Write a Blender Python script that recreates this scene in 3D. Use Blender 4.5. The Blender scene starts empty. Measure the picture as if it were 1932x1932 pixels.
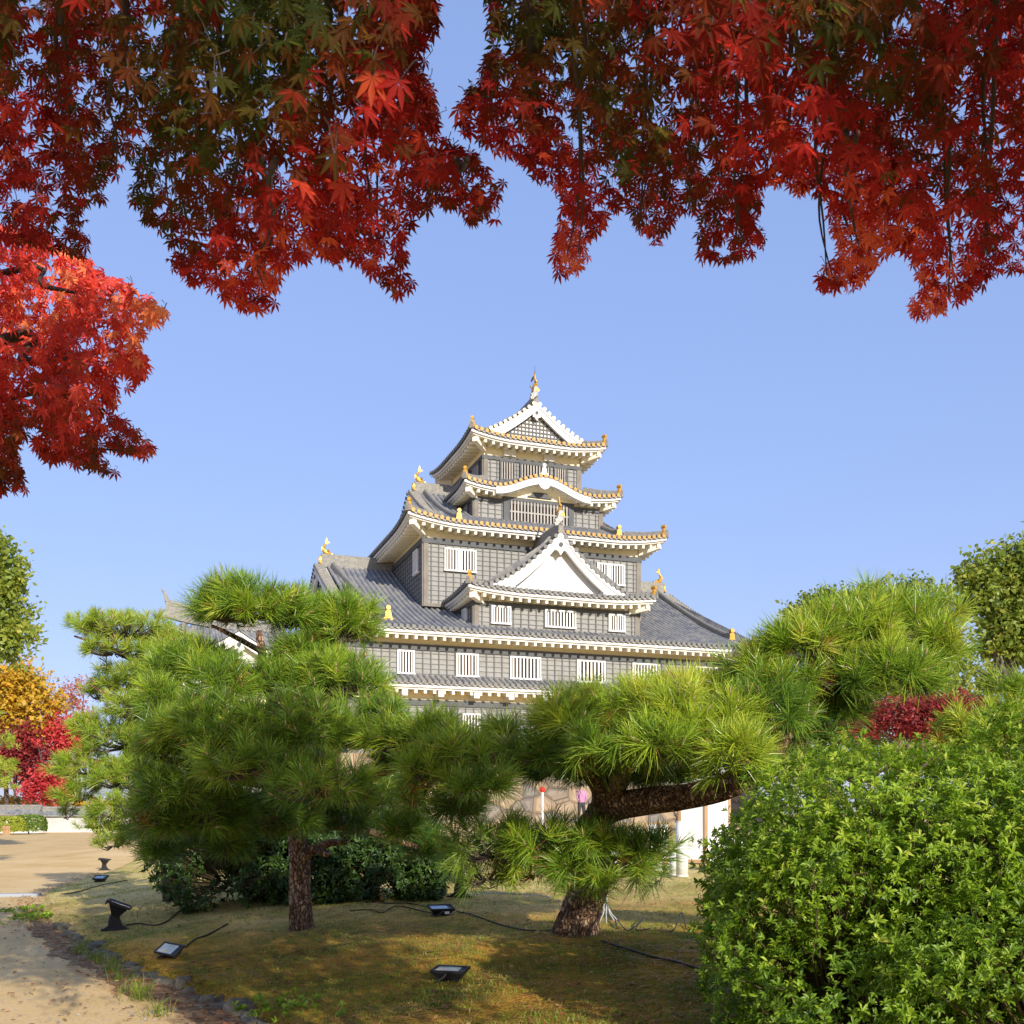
import bpy, math, random
import numpy as np
from mathutils import Vector, Matrix

# ------------------------------------------------------------------ camera, sky, sun, exposure
scene = bpy.context.scene
CZ = 1.5
cam_d = bpy.data.cameras.new("camera"); cam = bpy.data.objects.new("camera", cam_d)
scene.collection.objects.link(cam)
cam.location = (0, 0, CZ); cam.rotation_euler = (math.radians(90), 0, 0)
cam_d.sensor_width = 36; cam_d.lens = 36; cam_d.shift_y = 0.2943
cam_d.clip_start = 0.05; cam_d.clip_end = 6000
cam_d.dof.use_dof = True; cam_d.dof.focus_distance = 12.0; cam_d.dof.aperture_fstop = 14
scene.camera = cam

SUN_EL, SUN_AZ = 21.0, 27.0          # elevation; degrees to the right of straight behind the camera
el, az = math.radians(SUN_EL), math.radians(SUN_AZ)
TO_SUN = Vector((math.sin(az) * math.cos(el), -math.cos(az) * math.cos(el), math.sin(el)))
world = bpy.data.worlds.new("World"); scene.world = world; world.use_nodes = True
wn = world.node_tree; wn.nodes.clear()
sky = wn.nodes.new("ShaderNodeTexSky"); sky.sky_type = 'NISHITA'; sky.sun_disc = False
sky.sun_elevation = el
sky.sun_rotation = math.atan2(TO_SUN.x, TO_SUN.y)
sky.altitude = 0; sky.air_density = 1.0; sky.dust_density = 1.2; sky.ozone_density = 3.0
gm = wn.nodes.new('ShaderNodeGamma'); gm.inputs[1].default_value = .34
hs = wn.nodes.new("ShaderNodeHueSaturation"); hs.inputs['Saturation'].default_value = 1.52
mu = wn.nodes.new('ShaderNodeVectorMath'); mu.operation = 'MULTIPLY'; mu.inputs[1].default_value = (1.83, 1.87, 2.54)
bg = wn.nodes.new("ShaderNodeBackground"); bg.inputs[1].default_value = 0.15
wo = wn.nodes.new("ShaderNodeOutputWorld")
wn.links.new(sky.outputs[0], gm.inputs[0]); wn.links.new(gm.outputs[0], hs.inputs['Color']); wn.links.new(hs.outputs[0], mu.inputs[0]); wn.links.new(mu.outputs[0], bg.inputs[0]); wn.links.new(bg.outputs[0], wo.inputs[0])
sun_d = bpy.data.lights.new("sun", 'SUN'); sun = bpy.data.objects.new("sun", sun_d); scene.collection.objects.link(sun)
sun_d.energy = 4.2; sun_d.angle = math.radians(0.5); sun_d.color = (1.0, 0.92, 0.79)
sun.rotation_euler = TO_SUN.to_track_quat('Z', 'Y').to_euler()
sun.location = (0, 0, 60)
scene.view_settings.view_transform = 'Standard'; scene.view_settings.look = 'None'
scene.view_settings.gamma = 1; scene.view_settings.exposure = 0.62

rng = np.random.default_rng(7); R = random.Random(7)
COL = scene.collection.objects

# ------------------------------------------------------------------ helpers
def tag(o, label=None, cat=None, group=None, kind=None):
    if label: o['label'] = label
    if cat: o['category'] = cat
    if group: o['group'] = group
    if kind: o['kind'] = kind
    return o

def empty(name, loc=(0, 0, 0), rz=0.0):
    o = bpy.data.objects.new(name, None); COL.link(o); o.location = loc; o.rotation_euler = (0, 0, rz)
    o.empty_display_size = 0.2
    return o

def from_arrays(name, V, Q, mat, parent=None, tint=None, smooth=False, attr='tint'):
    V = np.asarray(V, dtype=np.float32); Q = np.asarray(Q, dtype=np.int32)
    me = bpy.data.meshes.new(name); n = Q.shape[1]
    me.vertices.add(len(V)); me.vertices.foreach_set('co', V.ravel())
    me.loops.add(Q.size); me.loops.foreach_set('vertex_index', Q.ravel())
    me.polygons.add(len(Q)); me.polygons.foreach_set('loop_start', np.arange(0, Q.size, n, dtype=np.int32))
    me.update(calc_edges=True)
    if tint is not None:
        a = me.attributes.new(attr, 'FLOAT', 'POINT'); a.data.foreach_set('value', np.asarray(tint, dtype=np.float32))
    if smooth: me.polygons.foreach_set('use_smooth', np.ones(len(Q), dtype=bool))
    me.materials.append(mat)
    o = bpy.data.objects.new(name, me); COL.link(o)
    if parent is not None: o.parent = parent
    return o

class MB:
    def __init__(s): s.v = []; s.f = []; s.a = []
    def add(s, vs, fs, at=0.0):
        b = len(s.v); s.v.extend(tuple(p) for p in vs); s.f.extend(tuple(i + b for i in f) for f in fs)
        s.a.extend([at] * len(vs) if not hasattr(at, '__len__') else at)
    def box(s, x0, x1, y0, y1, z0, z1, at=0.0):
        s.add([(x0,y0,z0),(x1,y0,z0),(x1,y1,z0),(x0,y1,z0),(x0,y0,z1),(x1,y0,z1),(x1,y1,z1),(x0,y1,z1)],
              [(0,3,2,1),(4,5,6,7),(0,1,5,4),(1,2,6,5),(2,3,7,6),(3,0,4,7)], at)
    def hexa(s, p, at=0.0):      # 8 points, bottom loop then top loop
        s.add(p, [(0,3,2,1),(4,5,6,7),(0,1,5,4),(1,2,6,5),(2,3,7,6),(3,0,4,7)], at)
    def obox(s, M, sx, sy, sz, at=0.0):
        p = [M @ Vector((x*sx/2, y*sy/2, z*sz/2)) for z in (-1,1) for x,y in ((-1,-1),(1,-1),(1,1),(-1,1))]
        s.hexa(p, at)
    def tube(s, path, rad, n=8, caps=True, at=0.0):
        path = [Vector(p) for p in path]; m = len(path)
        rad = [rad]*m if not hasattr(rad, '__len__') else rad
        ref = Vector((0,0,1)); vs = []
        t0 = (path[1]-path[0]).normalized()
        if abs(t0.dot(ref)) > .9: ref = Vector((1,0,0))
        for i in range(m):
            t = (path[min(i+1,m-1)]-path[max(i-1,0)])
            if t.length < 1e-9: t = t0.copy()
            t.normalize()
            a = t.cross(ref)
            if a.length < 1e-4: a = t.cross(Vector((0,1,0)))
            a.normalize(); b = t.cross(a); ref = a.cross(t) if False else ref
            for k in range(n):
                w = 2*math.pi*k/n; vs.append(path[i] + (a*math.cos(w)+b*math.sin(w))*rad[i])
        fs = [(i*n+k, i*n+(k+1)%n, (i+1)*n+(k+1)%n, (i+1)*n+k) for i in range(m-1) for k in range(n)]
        if caps: fs += [tuple(range(n-1,-1,-1)), tuple((m-1)*n+k for k in range(n))]
        s.add(vs, fs, at)
    def prism(s, poly, fa, fb, at=0.0):     # poly list of 2-D points; fa, fb map to 3-D front/back
        n = len(poly); vs = [fa(p) for p in poly] + [fb(p) for p in poly]
        fs = [tuple(range(n)), tuple(range(2*n-1, n-1, -1))] + [(i, i+n, (i+1)%n+n, (i+1)%n) for i in range(n)]
        s.add(vs, fs, at)
    def strip(s, A, B, at=0.0):             # quad strip between polylines
        n = len(A); s.add(list(A)+list(B), [(i, i+1, n+i+1, n+i) for i in range(n-1)], at)
    def build(s, name, mat, parent=None, smooth=False, attr=None):
        me = bpy.data.meshes.new(name); me.from_pydata([tuple(p) for p in s.v], [], s.f)
        if attr:
            a = me.attributes.new(attr, 'FLOAT', 'POINT'); a.data.foreach_set('value', np.asarray(s.a, dtype=np.float32))
        if smooth: me.polygons.foreach_set('use_smooth', np.ones(len(me.polygons), dtype=bool))
        me.materials.append(mat); me.update()
        o = bpy.data.objects.new(name, me); COL.link(o)
        if parent is not None: o.parent = parent
        return o

def at(px, py, D):                # a point D metres ahead, from its bearing in a 1932-wide view
    return Vector(((px-966)/1932*D, D, CZ+(1534.5-py)/1932*D))

# ------------------------------------------------------------------ materials
def new_mat(name):
    m = bpy.data.materials.new(name); m.use_nodes = True; nt = m.node_tree; nt.nodes.clear()
    out = nt.nodes.new('ShaderNodeOutputMaterial'); return m, nt, out
def N(nt, t, **kw):
    n = nt.nodes.new(t)
    for k, v in kw.items(): setattr(n, k, v)
    return n
def ramp(nt, stops):
    r = nt.nodes.new('ShaderNodeValToRGB'); e = r.color_ramp.elements
    e[0].position, e[0].color = stops[0][0], (*stops[0][1], 1); e[1].position, e[1].color = stops[-1][0], (*stops[-1][1], 1)
    for p, c in stops[1:-1]:
        x = e.new(p); x.color = (*c, 1)
    return r
def surf(name, c1, c2=None, scale=3.0, rough=.7, bump=0.0, bscale=30.0, metal=0.0, detail=6, spec=.3, stretch=None, stops=None, bump_dist=.02):
    m, nt, out = new_mat(name); b = N(nt, 'ShaderNodeBsdfPrincipled')
    b.inputs['Roughness'].default_value = rough; b.inputs['Metallic'].default_value = metal
    b.inputs['Specular IOR Level'].default_value = spec
    tc = N(nt, 'ShaderNodeTexCoord'); src = tc.outputs['Object']
    if stretch:
        mp = N(nt, 'ShaderNodeMapping'); mp.inputs['Scale'].default_value = stretch
        nt.links.new(src, mp.inputs[0]); src = mp.outputs[0]
    if c2 or stops:
        no = N(nt, 'ShaderNodeTexNoise'); no.inputs['Scale'].default_value = scale; no.inputs['Detail'].default_value = detail
        no.inputs['Roughness'].default_value = .65
        r = ramp(nt, stops or [(.35, c1), (.65, c2)]); nt.links.new(src, no.inputs['Vector'])
        nt.links.new(no.outputs['Fac'], r.inputs[0]); nt.links.new(r.outputs[0], b.inputs['Base Color'])
    else: b.inputs['Base Color'].default_value = (*c1, 1)
    if bump:
        n2 = N(nt, 'ShaderNodeTexNoise'); n2.inputs['Scale'].default_value = bscale; n2.inputs['Detail'].default_value = 6
        bp = N(nt, 'ShaderNodeBump'); bp.inputs['Strength'].default_value = bump; bp.inputs['Distance'].default_value = bump_dist
        nt.links.new(src, n2.inputs['Vector']); nt.links.new(n2.outputs['Fac'], bp.inputs['Height']); nt.links.new(bp.outputs[0], b.inputs['Normal'])
    nt.links.new(b.outputs[0], out.inputs[0]); return m
def leaf_mat(name, stops, trans=.4, rough=.5, spec=.3, tboost=1.3, attr='tint'):
    m, nt, out = new_mat(name); b = N(nt, 'ShaderNodeBsdfPrincipled'); b.inputs['Roughness'].default_value = rough
    b.inputs['Specular IOR Level'].default_value = spec
    a = N(nt, 'ShaderNodeAttribute'); a.attribute_name = attr
    r = ramp(nt, stops); nt.links.new(a.outputs['Fac'], r.inputs[0]); nt.links.new(r.outputs[0], b.inputs['Base Color'])
    t = N(nt, 'ShaderNodeBsdfTranslucent'); mul = N(nt, 'ShaderNodeVectorMath', operation='SCALE'); mul.inputs['Scale'].default_value = tboost
    nt.links.new(r.outputs[0], mul.inputs[0]); nt.links.new(mul.outputs[0], t.inputs[0])
    mx = N(nt, 'ShaderNodeMixShader'); mx.inputs[0].default_value = trans
    nt.links.new(b.outputs[0], mx.inputs[1]); nt.links.new(t.outputs[0], mx.inputs[2]); nt.links.new(mx.outputs[0], out.inputs[0]); return m

M = {}
M['plaster'] = surf('white_plaster', (.74,.73,.70), (.66,.645,.60), 1.2, .8, spec=.1)
M['plaster_warm'] = surf('cream_plaster', (.88,.80,.58), (.82,.73,.50), 1.0, .85, spec=.1)  # cream raised to carry the warm ground bounce under the eaves
M['shadeplaster'] = surf('shaded_grey_plaster', (.42,.42,.42), (.52,.51,.49), 1.5, .85, spec=.1)  # greyer plaster: shade of the wall turned from the sun, put into the colour
M['rafter'] = surf('rafter_plaster', (.86,.81,.68), (.80,.74,.60), 1.2, .8, spec=.1)  # tinted towards cream, eave bounce light put into the colour
M['white'] = surf('white_paint', (.75,.745,.72), (.68,.67,.64), 2, .6)
M['board'] = surf('weathered_board', (.225,.225,.215), (.285,.282,.265), 1.6, .75, bump=.25, bscale=25, stretch=(1,1,4))
M['batten'] = surf('dark_batten', (.10,.103,.107), (.13,.13,.128), 3, .7)
M['beam'] = surf('slate_beam', (.075,.083,.092), (.10,.105,.11), 2, .7)
M['post'] = surf('grey_post', (.16,.145,.125), (.21,.19,.165), 2, .75)
M['dark'] = surf('dark_interior', (.008,.007,.006), (.022,.015,.011), .8, .6, spec=.1)
M['bar'] = surf('weathered_bar', (.30,.285,.26), (.38,.36,.33), 2, .75)
M['shutter'] = surf('brown_shutter', (.10,.05,.025), (.16,.09,.05), 1.5, .6)
M['gold'] = surf('gilding', (.50,.27,.035), (.60,.35,.06), 6, .42, metal=.35, spec=.5, bump=.4, bscale=14, bump_dist=.03)
M['goldtile'] = surf('gilded_tile', (.42,.225,.035), (.33,.16,.022), 9, .5, metal=.15, spec=.5, bump=.4, bscale=18)
M['paletile'] = surf('pale_gilded_tile', (.68,.55,.32), (.60,.46,.23), 9, .4, metal=.1, spec=.5, bump=.3, bscale=18)
M['greytile'] = surf('grey_tile_end', (.20,.195,.175), (.13,.13,.125), 6, .6, bump=.4, bscale=18)
M['stone'] = surf('castle_stone', (.46,.34,.22), (.30,.27,.24), .6, .85, bump=.6, bscale=3)
M['black'] = surf('black_plastic', (.012,.012,.013), (.02,.02,.022), 8, .45)
M['cable'] = surf('black_cable', (.012,.012,.012), None, rough=.5)
M['greycable'] = surf('grey_cable', (.35,.36,.36), None, rough=.5)
def bark_mat():
    m, nt, out = new_mat('pine_bark'); b = N(nt, 'ShaderNodeBsdfPrincipled'); b.inputs['Roughness'].default_value = .92; b.inputs['Specular IOR Level'].default_value = .15
    tc = N(nt, 'ShaderNodeTexCoord'); mp = N(nt, 'ShaderNodeMapping'); mp.inputs['Scale'].default_value = (1,1,.45); nt.links.new(tc.outputs['Object'], mp.inputs[0])
    no = N(nt, 'ShaderNodeTexNoise'); no.inputs['Scale'].default_value = 14; no.inputs['Detail'].default_value = 4; nt.links.new(mp.outputs[0], no.inputs['Vector'])
    ad = N(nt, 'ShaderNodeVectorMath', operation='MULTIPLY_ADD'); ad.inputs[1].default_value = (.10,.10,.10); nt.links.new(no.outputs['Color'], ad.inputs[0]); nt.links.new(mp.outputs[0], ad.inputs[2])
    v1 = N(nt, 'ShaderNodeTexVoronoi'); v1.inputs['Scale'].default_value = 30; v2 = N(nt, 'ShaderNodeTexVoronoi', feature='DISTANCE_TO_EDGE'); v2.inputs['Scale'].default_value = 30
    for v in (v1,v2): nt.links.new(ad.outputs[0], v.inputs['Vector'])
    sp = N(nt, 'ShaderNodeSeparateColor'); nt.links.new(v1.outputs['Color'], sp.inputs[0])
    r = ramp(nt, [(0,(.18,.10,.055)),(.5,(.36,.22,.13)),(1,(.52,.37,.25))]); nt.links.new(sp.outputs[0], r.inputs[0])
    r2 = ramp(nt, [(0,(.40,.35,.30)),(.06,(.70,.66,.62)),(.16,(1,1,1))]); nt.links.new(v2.outputs['Distance'], r2.inputs[0])
    n2 = N(nt, 'ShaderNodeTexNoise'); n2.inputs['Scale'].default_value = 60; nt.links.new(mp.outputs[0], n2.inputs['Vector'])
    r3 = ramp(nt, [(.3,(.6,.6,.6)),(.7,(1.2,1.2,1.2))]); nt.links.new(n2.outputs['Fac'], r3.inputs[0])
    m1 = N(nt, 'ShaderNodeMix', data_type='RGBA', blend_type='MULTIPLY'); m1.inputs[0].default_value = 1; nt.links.new(r.outputs[0], m1.inputs[6]); nt.links.new(r2.outputs[0], m1.inputs[7])
    m2 = N(nt, 'ShaderNodeMix', data_type='RGBA', blend_type='MULTIPLY'); m2.inputs[0].default_value = 1; nt.links.new(m1.outputs[2], m2.inputs[6]); nt.links.new(r3.outputs[0], m2.inputs[7]); nt.links.new(m2.outputs[2], b.inputs['Base Color'])
    bp = N(nt, 'ShaderNodeBump'); bp.inputs['Strength'].default_value = 1; bp.inputs['Distance'].default_value = .03
    r4 = ramp(nt, [(0,(0,0,0)),(.2,(1,1,1))]); nt.links.new(v2.outputs['Distance'], r4.inputs[0]); nt.links.new(r4.outputs[0], bp.inputs['Height']); nt.links.new(bp.outputs[0], b.inputs['Normal'])
    nt.links.new(b.outputs[0], out.inputs[0]); return m
M['bark'] = bark_mat()
M['darkbark'] = surf('grey_bark', (.06,.045,.035), (.11,.085,.07), 8, .9, bump=.6, bscale=20, stretch=(1,1,.3))
M['wood'] = surf('pale_wood', (.36,.21,.10), (.46,.30,.16), 4, .6, stretch=(1,1,.2))

def roof_mat(name, cols):
    m, nt, out = new_mat(name); b = N(nt, 'ShaderNodeBsdfPrincipled'); b.inputs['Roughness'].default_value = .55
    tc = N(nt, 'ShaderNodeTexCoord')
    no = N(nt, 'ShaderNodeTexNoise'); no.inputs['Scale'].default_value = 1.1; no.inputs['Detail'].default_value = 8; no.inputs['Roughness'].default_value = .7
    nt.links.new(tc.outputs['Object'], no.inputs['Vector'])
    vo = N(nt, 'ShaderNodeTexVoronoi'); vo.inputs['Scale'].default_value = 3.2; nt.links.new(tc.outputs['Object'], vo.inputs['Vector'])
    mixv = N(nt, 'ShaderNodeMath', operation='MULTIPLY_ADD'); mixv.inputs[1].default_value = .28
    sep = N(nt, 'ShaderNodeSeparateColor'); nt.links.new(vo.outputs['Color'], sep.inputs[0])
    nt.links.new(sep.outputs[0], mixv.inputs[0])
    sub = N(nt, 'ShaderNodeMath', operation='SUBTRACT'); sub.inputs[1].default_value = .14
    nt.links.new(no.outputs['Fac'], sub.inputs[0]); nt.links.new(sub.outputs[0], mixv.inputs[2])
    r = ramp(nt, cols); nt.links.new(mixv.outputs[0], r.inputs[0])
    a = N(nt, 'ShaderNodeAttribute'); a.attribute_name = 'lap'
    fr = N(nt, 'ShaderNodeMath', operation='FRACT'); ml = N(nt, 'ShaderNodeMath', operation='MULTIPLY'); ml.inputs[1].default_value = 3.6
    nt.links.new(a.outputs['Fac'], ml.inputs[0]); nt.links.new(ml.outputs[0], fr.inputs[0])
    bp = N(nt, 'ShaderNodeBump'); bp.inputs['Strength'].default_value = .8; bp.inputs['Distance'].default_value = .04; bp.invert = True
    nt.links.new(fr.outputs[0], bp.inputs['Height']); nt.links.new(bp.outputs[0], b.inputs['Normal'])
    nt.links.new(r.outputs[0], b.inputs['Base Color']); nt.links.new(b.outputs[0], out.inputs[0]); return m
M['roof'] = roof_mat('roof_tile', [(.30,(.12,.13,.15)),(.45,(.18,.185,.195)),(.6,(.23,.228,.22)),(.75,(.30,.285,.25))])
M['ridge'] = surf('ridge_tile', (.17,.17,.165), (.30,.28,.23), 7, .65, bump=.8, bscale=16, bump_dist=.05)

# ------------------------------------------------------------------ ground
EDGE = [(-1.30,6.3),(-1.83,7.29),(-2.39,8.15),(-3.17,9.19),(-4.24,10.7),(-5.44,12.57),(-6.55,14.45),(-7.6,16.5),(-8.5,18.6),(-8.8,19.9),(-9.4,22.5),(-10.25,26.9),(-11,30.5)]
POLY = EDGE + [(-8,36),(6,37.5),(34,38),(34,-6),(2.2,-6),(0.9,3.2),(-.5,5.1)]
def lawn_dist(x, y):              # signed distance to the lawn's edge, positive inside (numpy)
    x = np.asarray(x, float); y = np.asarray(y, float); d = np.full(x.shape, 1e9); ins = np.zeros(x.shape, bool); n = len(POLY)
    for i in range(n):
        x0,y0 = POLY[i]; x1,y1 = POLY[(i+1)%n]; ex,ey = x1-x0,y1-y0
        t = np.clip(((x-x0)*ex+(y-y0)*ey)/(ex*ex+ey*ey),0,1)
        d = np.minimum(d, np.hypot(x-x0-t*ex, y-y0-t*ey))
        c = ((y0>y)!=(y1>y)) & (x < (x1-x0)*(y-y0)/((y1-y0) if y1!=y0 else 1e-9)+x0); ins ^= c
    return np.where(ins, d, -d)
def sstep(a, b, x):
    t = np.clip((x-a)/(b-a),0,1); return t*t*(3-2*t)
def rise(x, y):                   # the court climbs gently towards the tower
    return 1.05*sstep(24,45,np.asarray(y,float))*sstep(-20,-9,np.asarray(x,float))
def lawn_z(x, y):
    d = lawn_dist(x, y)
    k = 1-.6*sstep(17,32,np.asarray(y,float))
    w = .012*np.sin(x*2.1+y*1.3)+.01*np.sin(x*4.7-y*3.1)+.006*np.sin(x*9.3+y*7.7)
    return rise(x, y)-.10+.20*sstep(-.06,.10,d)+(.26*sstep(0,3.2,d)*k+w*sstep(0,.5,d))
def gz(x, y):
    z = float(lawn_z(np.array([x]), np.array([y]))[0]); return max(float(rise(x, y)), z)
def G(px, py):                    # where the sight line through (px, py) meets the ground
    sx = (px-966)/1932; sz = (1534.5-py)/1932; D = 3.0
    while D < 120:
        if CZ+sz*D <= gz(sx*D, D): break
        D += .03
    return Vector((sx*D, D, gz(sx*D, D)))

def noise2(x, y, seed=0):
    rs = np.random.default_rng(seed); z = np.zeros(np.shape(x))
    for f in (.5,1.1,2.3,4.9):
        p = rs.uniform(0,6.28,4); a = rs.uniform(0,6.28)
        z += np.sin(x*f*np.cos(a)*2+p[0]+1.3*np.sin(y*f+p[1]))*np.sin(y*f*1.7+p[2]+np.sin(x*f*1.3+p[3]))/ (f**.5)
    return z

def ground_mat():
    m, nt, out = new_mat('packed_sand'); b = N(nt, 'ShaderNodeBsdfPrincipled'); b.inputs['Roughness'].default_value = .9; b.inputs['Specular IOR Level'].default_value = .15
    tc = N(nt, 'ShaderNodeTexCoord')
    n1 = N(nt, 'ShaderNodeTexNoise'); n1.inputs['Scale'].default_value = .55; n1.inputs['Detail'].default_value = 9; n1.inputs['Roughness'].default_value = .7
    n2 = N(nt, 'ShaderNodeTexNoise'); n2.inputs['Scale'].default_value = 38; n2.inputs['Detail'].default_value = 5
    for n in (n1,n2): nt.links.new(tc.outputs['Object'], n.inputs['Vector'])
    r = ramp(nt, [(.3,(.56,.37,.15)),(.5,(.69,.48,.215)),(.7,(.75,.55,.29))]); nt.links.new(n1.outputs['Fac'], r.inputs[0])
    r2 = ramp(nt, [(.3,(.62,.6,.55)),(.42,(1,1,1)),(.66,(1,1,1)),(.75,(1.25,1.25,1.22))]); nt.links.new(n2.outputs['Fac'], r2.inputs[0])
    mx = N(nt, 'ShaderNodeMix', data_type='RGBA', blend_type='MULTIPLY'); mx.inputs[0].default_value = 1
    nt.links.new(r.outputs[0], mx.inputs[6]); nt.links.new(r2.outputs[0], mx.inputs[7]); nt.links.new(mx.outputs[2], b.inputs['Base Color'])
    bp = N(nt, 'ShaderNodeBump'); bp.inputs['Strength'].default_value = .5; bp.inputs['Distance'].default_value = .02
    nt.links.new(n2.outputs['Fac'], bp.inputs['Height']); nt.links.new(bp.outputs[0], b.inputs['Normal'])
    nt.links.new(b.outputs[0], out.inputs[0]); return m
M['sand'] = ground_mat()
def moss_mat():
    m, nt, out = new_mat('mossy_lawn'); b = N(nt, 'ShaderNodeBsdfPrincipled'); b.inputs['Roughness'].default_value = .95; b.inputs['Specular IOR Level'].default_value = .1
    tc = N(nt, 'ShaderNodeTexCoord'); sp = N(nt, 'ShaderNodeSeparateXYZ'); nt.links.new(tc.outputs['Object'], sp.inputs[0])
    n1 = N(nt, 'ShaderNodeTexNoise'); n1.inputs['Scale'].default_value = 1.1; n1.inputs['Detail'].default_value = 9; n1.inputs['Roughness'].default_value = .72
    n2 = N(nt, 'ShaderNodeTexNoise'); n2.inputs['Scale'].default_value = 45; n2.inputs['Detail'].default_value = 6
    n3 = N(nt, 'ShaderNodeTexNoise'); n3.inputs['Scale'].default_value = .5; n3.inputs['Detail'].default_value = 6
    for n in (n1,n2,n3): nt.links.new(tc.outputs['Object'], n.inputs['Vector'])
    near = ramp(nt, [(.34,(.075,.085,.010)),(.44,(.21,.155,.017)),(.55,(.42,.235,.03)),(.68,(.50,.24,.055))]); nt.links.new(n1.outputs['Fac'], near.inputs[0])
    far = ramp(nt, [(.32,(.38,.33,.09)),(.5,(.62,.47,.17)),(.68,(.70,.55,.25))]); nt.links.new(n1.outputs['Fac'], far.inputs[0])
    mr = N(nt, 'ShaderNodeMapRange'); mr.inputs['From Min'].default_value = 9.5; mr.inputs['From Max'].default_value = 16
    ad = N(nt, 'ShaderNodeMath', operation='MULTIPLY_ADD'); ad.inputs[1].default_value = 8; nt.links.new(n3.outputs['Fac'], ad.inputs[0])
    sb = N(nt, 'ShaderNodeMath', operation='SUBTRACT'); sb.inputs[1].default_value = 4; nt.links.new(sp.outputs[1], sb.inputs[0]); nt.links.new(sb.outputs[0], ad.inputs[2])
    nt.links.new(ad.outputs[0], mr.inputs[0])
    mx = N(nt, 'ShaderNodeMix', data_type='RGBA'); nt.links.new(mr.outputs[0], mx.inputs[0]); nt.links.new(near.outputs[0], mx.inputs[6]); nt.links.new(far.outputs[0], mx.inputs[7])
    r2 = ramp(nt, [(.28,(.35,.36,.33)),(.45,(.95,.95,.95)),(.72,(1.35,1.3,1.25))]); nt.links.new(n2.outputs['Fac'], r2.inputs[0])
    m2 = N(nt, 'ShaderNodeMix', data_type='RGBA', blend_type='MULTIPLY'); m2.inputs[0].default_value = 1
    nt.links.new(mx.outputs[2], m2.inputs[6]); nt.links.new(r2.outputs[0], m2.inputs[7]); nt.links.new(m2.outputs[2], b.inputs['Base Color'])
    bp = N(nt, 'ShaderNodeBump'); bp.inputs['Strength'].default_value = .9; bp.inputs['Distance'].default_value = .03
    nt.links.new(n2.outputs['Fac'], bp.inputs['Height']); nt.links.new(bp.outputs[0], b.inputs['Normal'])
    nt.links.new(b.outputs[0], out.inputs[0]); return m
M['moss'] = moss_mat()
M['ditch'] = surf('ditch_soil', None, None, 6, .95, bump=.9, bscale=28, stops=[(.32,(.10,.06,.03)),(.5,(.25,.155,.07)),(.68,(.45,.31,.155))])
M['rock'] = surf('edging_rock', None, None, 7, .9, bump=.8, bscale=14, stops=[(.35,(.05,.045,.03)),(.52,(.15,.13,.085)),(.70,(.30,.25,.17))])

gx = np.concatenate([[-3000,-600,-150],np.arange(-60,60.1,2.0),[150,600,3000]]); gy = np.concatenate([[-3000,-600,-100],np.arange(-20,90.1,1.5),[150,600,3000]])
GX, GY = np.meshgrid(gx, gy); gi = np.arange(GX.size).reshape(GX.shape)
tag(from_arrays('ground', np.stack([GX.ravel(), GY.ravel(), rise(GX, GY).ravel()],1), np.stack([gi[:-1,:-1].ravel(),gi[:-1,1:].ravel(),gi[1:,1:].ravel(),gi[1:,:-1].ravel()],1), M['sand'], smooth=True), kind='structure')
def lawn_sheet():
    xs = np.arange(-12, 35.01, .14); ys = np.arange(-6.5, 42, .14)
    X, Y = np.meshgrid(xs, ys); keep = lawn_dist(X, Y) > -.35; Z = lawn_z(X, Y)
    far = Y > 24
    idx = -np.ones(X.shape, int); idx[keep] = np.arange(keep.sum())
    V = np.stack([X[keep], Y[keep], Z[keep]], 1)
    a,b,c,d = idx[:-1,:-1],idx[:-1,1:],idx[1:,1:],idx[1:,:-1]; ok = (a>=0)&(b>=0)&(c>=0)&(d>=0)
    Q = np.stack([a[ok],b[ok],c[ok],d[ok]],1)
    return from_arrays('lawn', V, Q, M['moss'], smooth=True)
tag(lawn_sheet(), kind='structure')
# earth gutter between the path and the edging stones
def edge_points(step):
    pts = []; L = 0
    for i in range(len(EDGE)-1):
        a, b = Vector(EDGE[i]), Vector(EDGE[i+1]); n = max(1, int((b-a).length/step))
        for k in range(n): pts.append(a.lerp(b, k/n))
    return pts
ep = edge_points(.12); db = MB(); A = []; B = []
for i, p in enumerate(ep):
    t = (ep[min(i+1,len(ep)-1)]-ep[max(i-1,0)]).normalized(); n = Vector((-t.y, t.x))
    if n.x > 0: n = -n
    if p.y > 17: break
    w = (.40+.05*math.sin(i*.31)+.04*math.sin(i*.83+1)+.03*math.sin(i*2.1))*(1-.75*min(1,max(0,(p.y-12)/5)))
    A.append((p.x-n.x*.12, p.y-n.y*.12, .004)); B.append((p.x+n.x*w, p.y+n.y*w, .004))
db.strip(A, B); tag(db.build('gutter', M['ditch']), kind='structure')
# ------------------------------------------------------------------ the castle keep, in its own axes: u along the front, v away from the front, z up
keep = tag(empty('castle_keep', (-4.32, 50, 0), math.radians(20)),
           'tall grey boarded castle tower with stacked tiled roofs and gilded ornaments', 'castle')

def sub(name, mb, m, parent, smooth=False, attr=None): return mb.build(name, M[m] if isinstance(m, str) else m, parent, smooth, attr)

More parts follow.
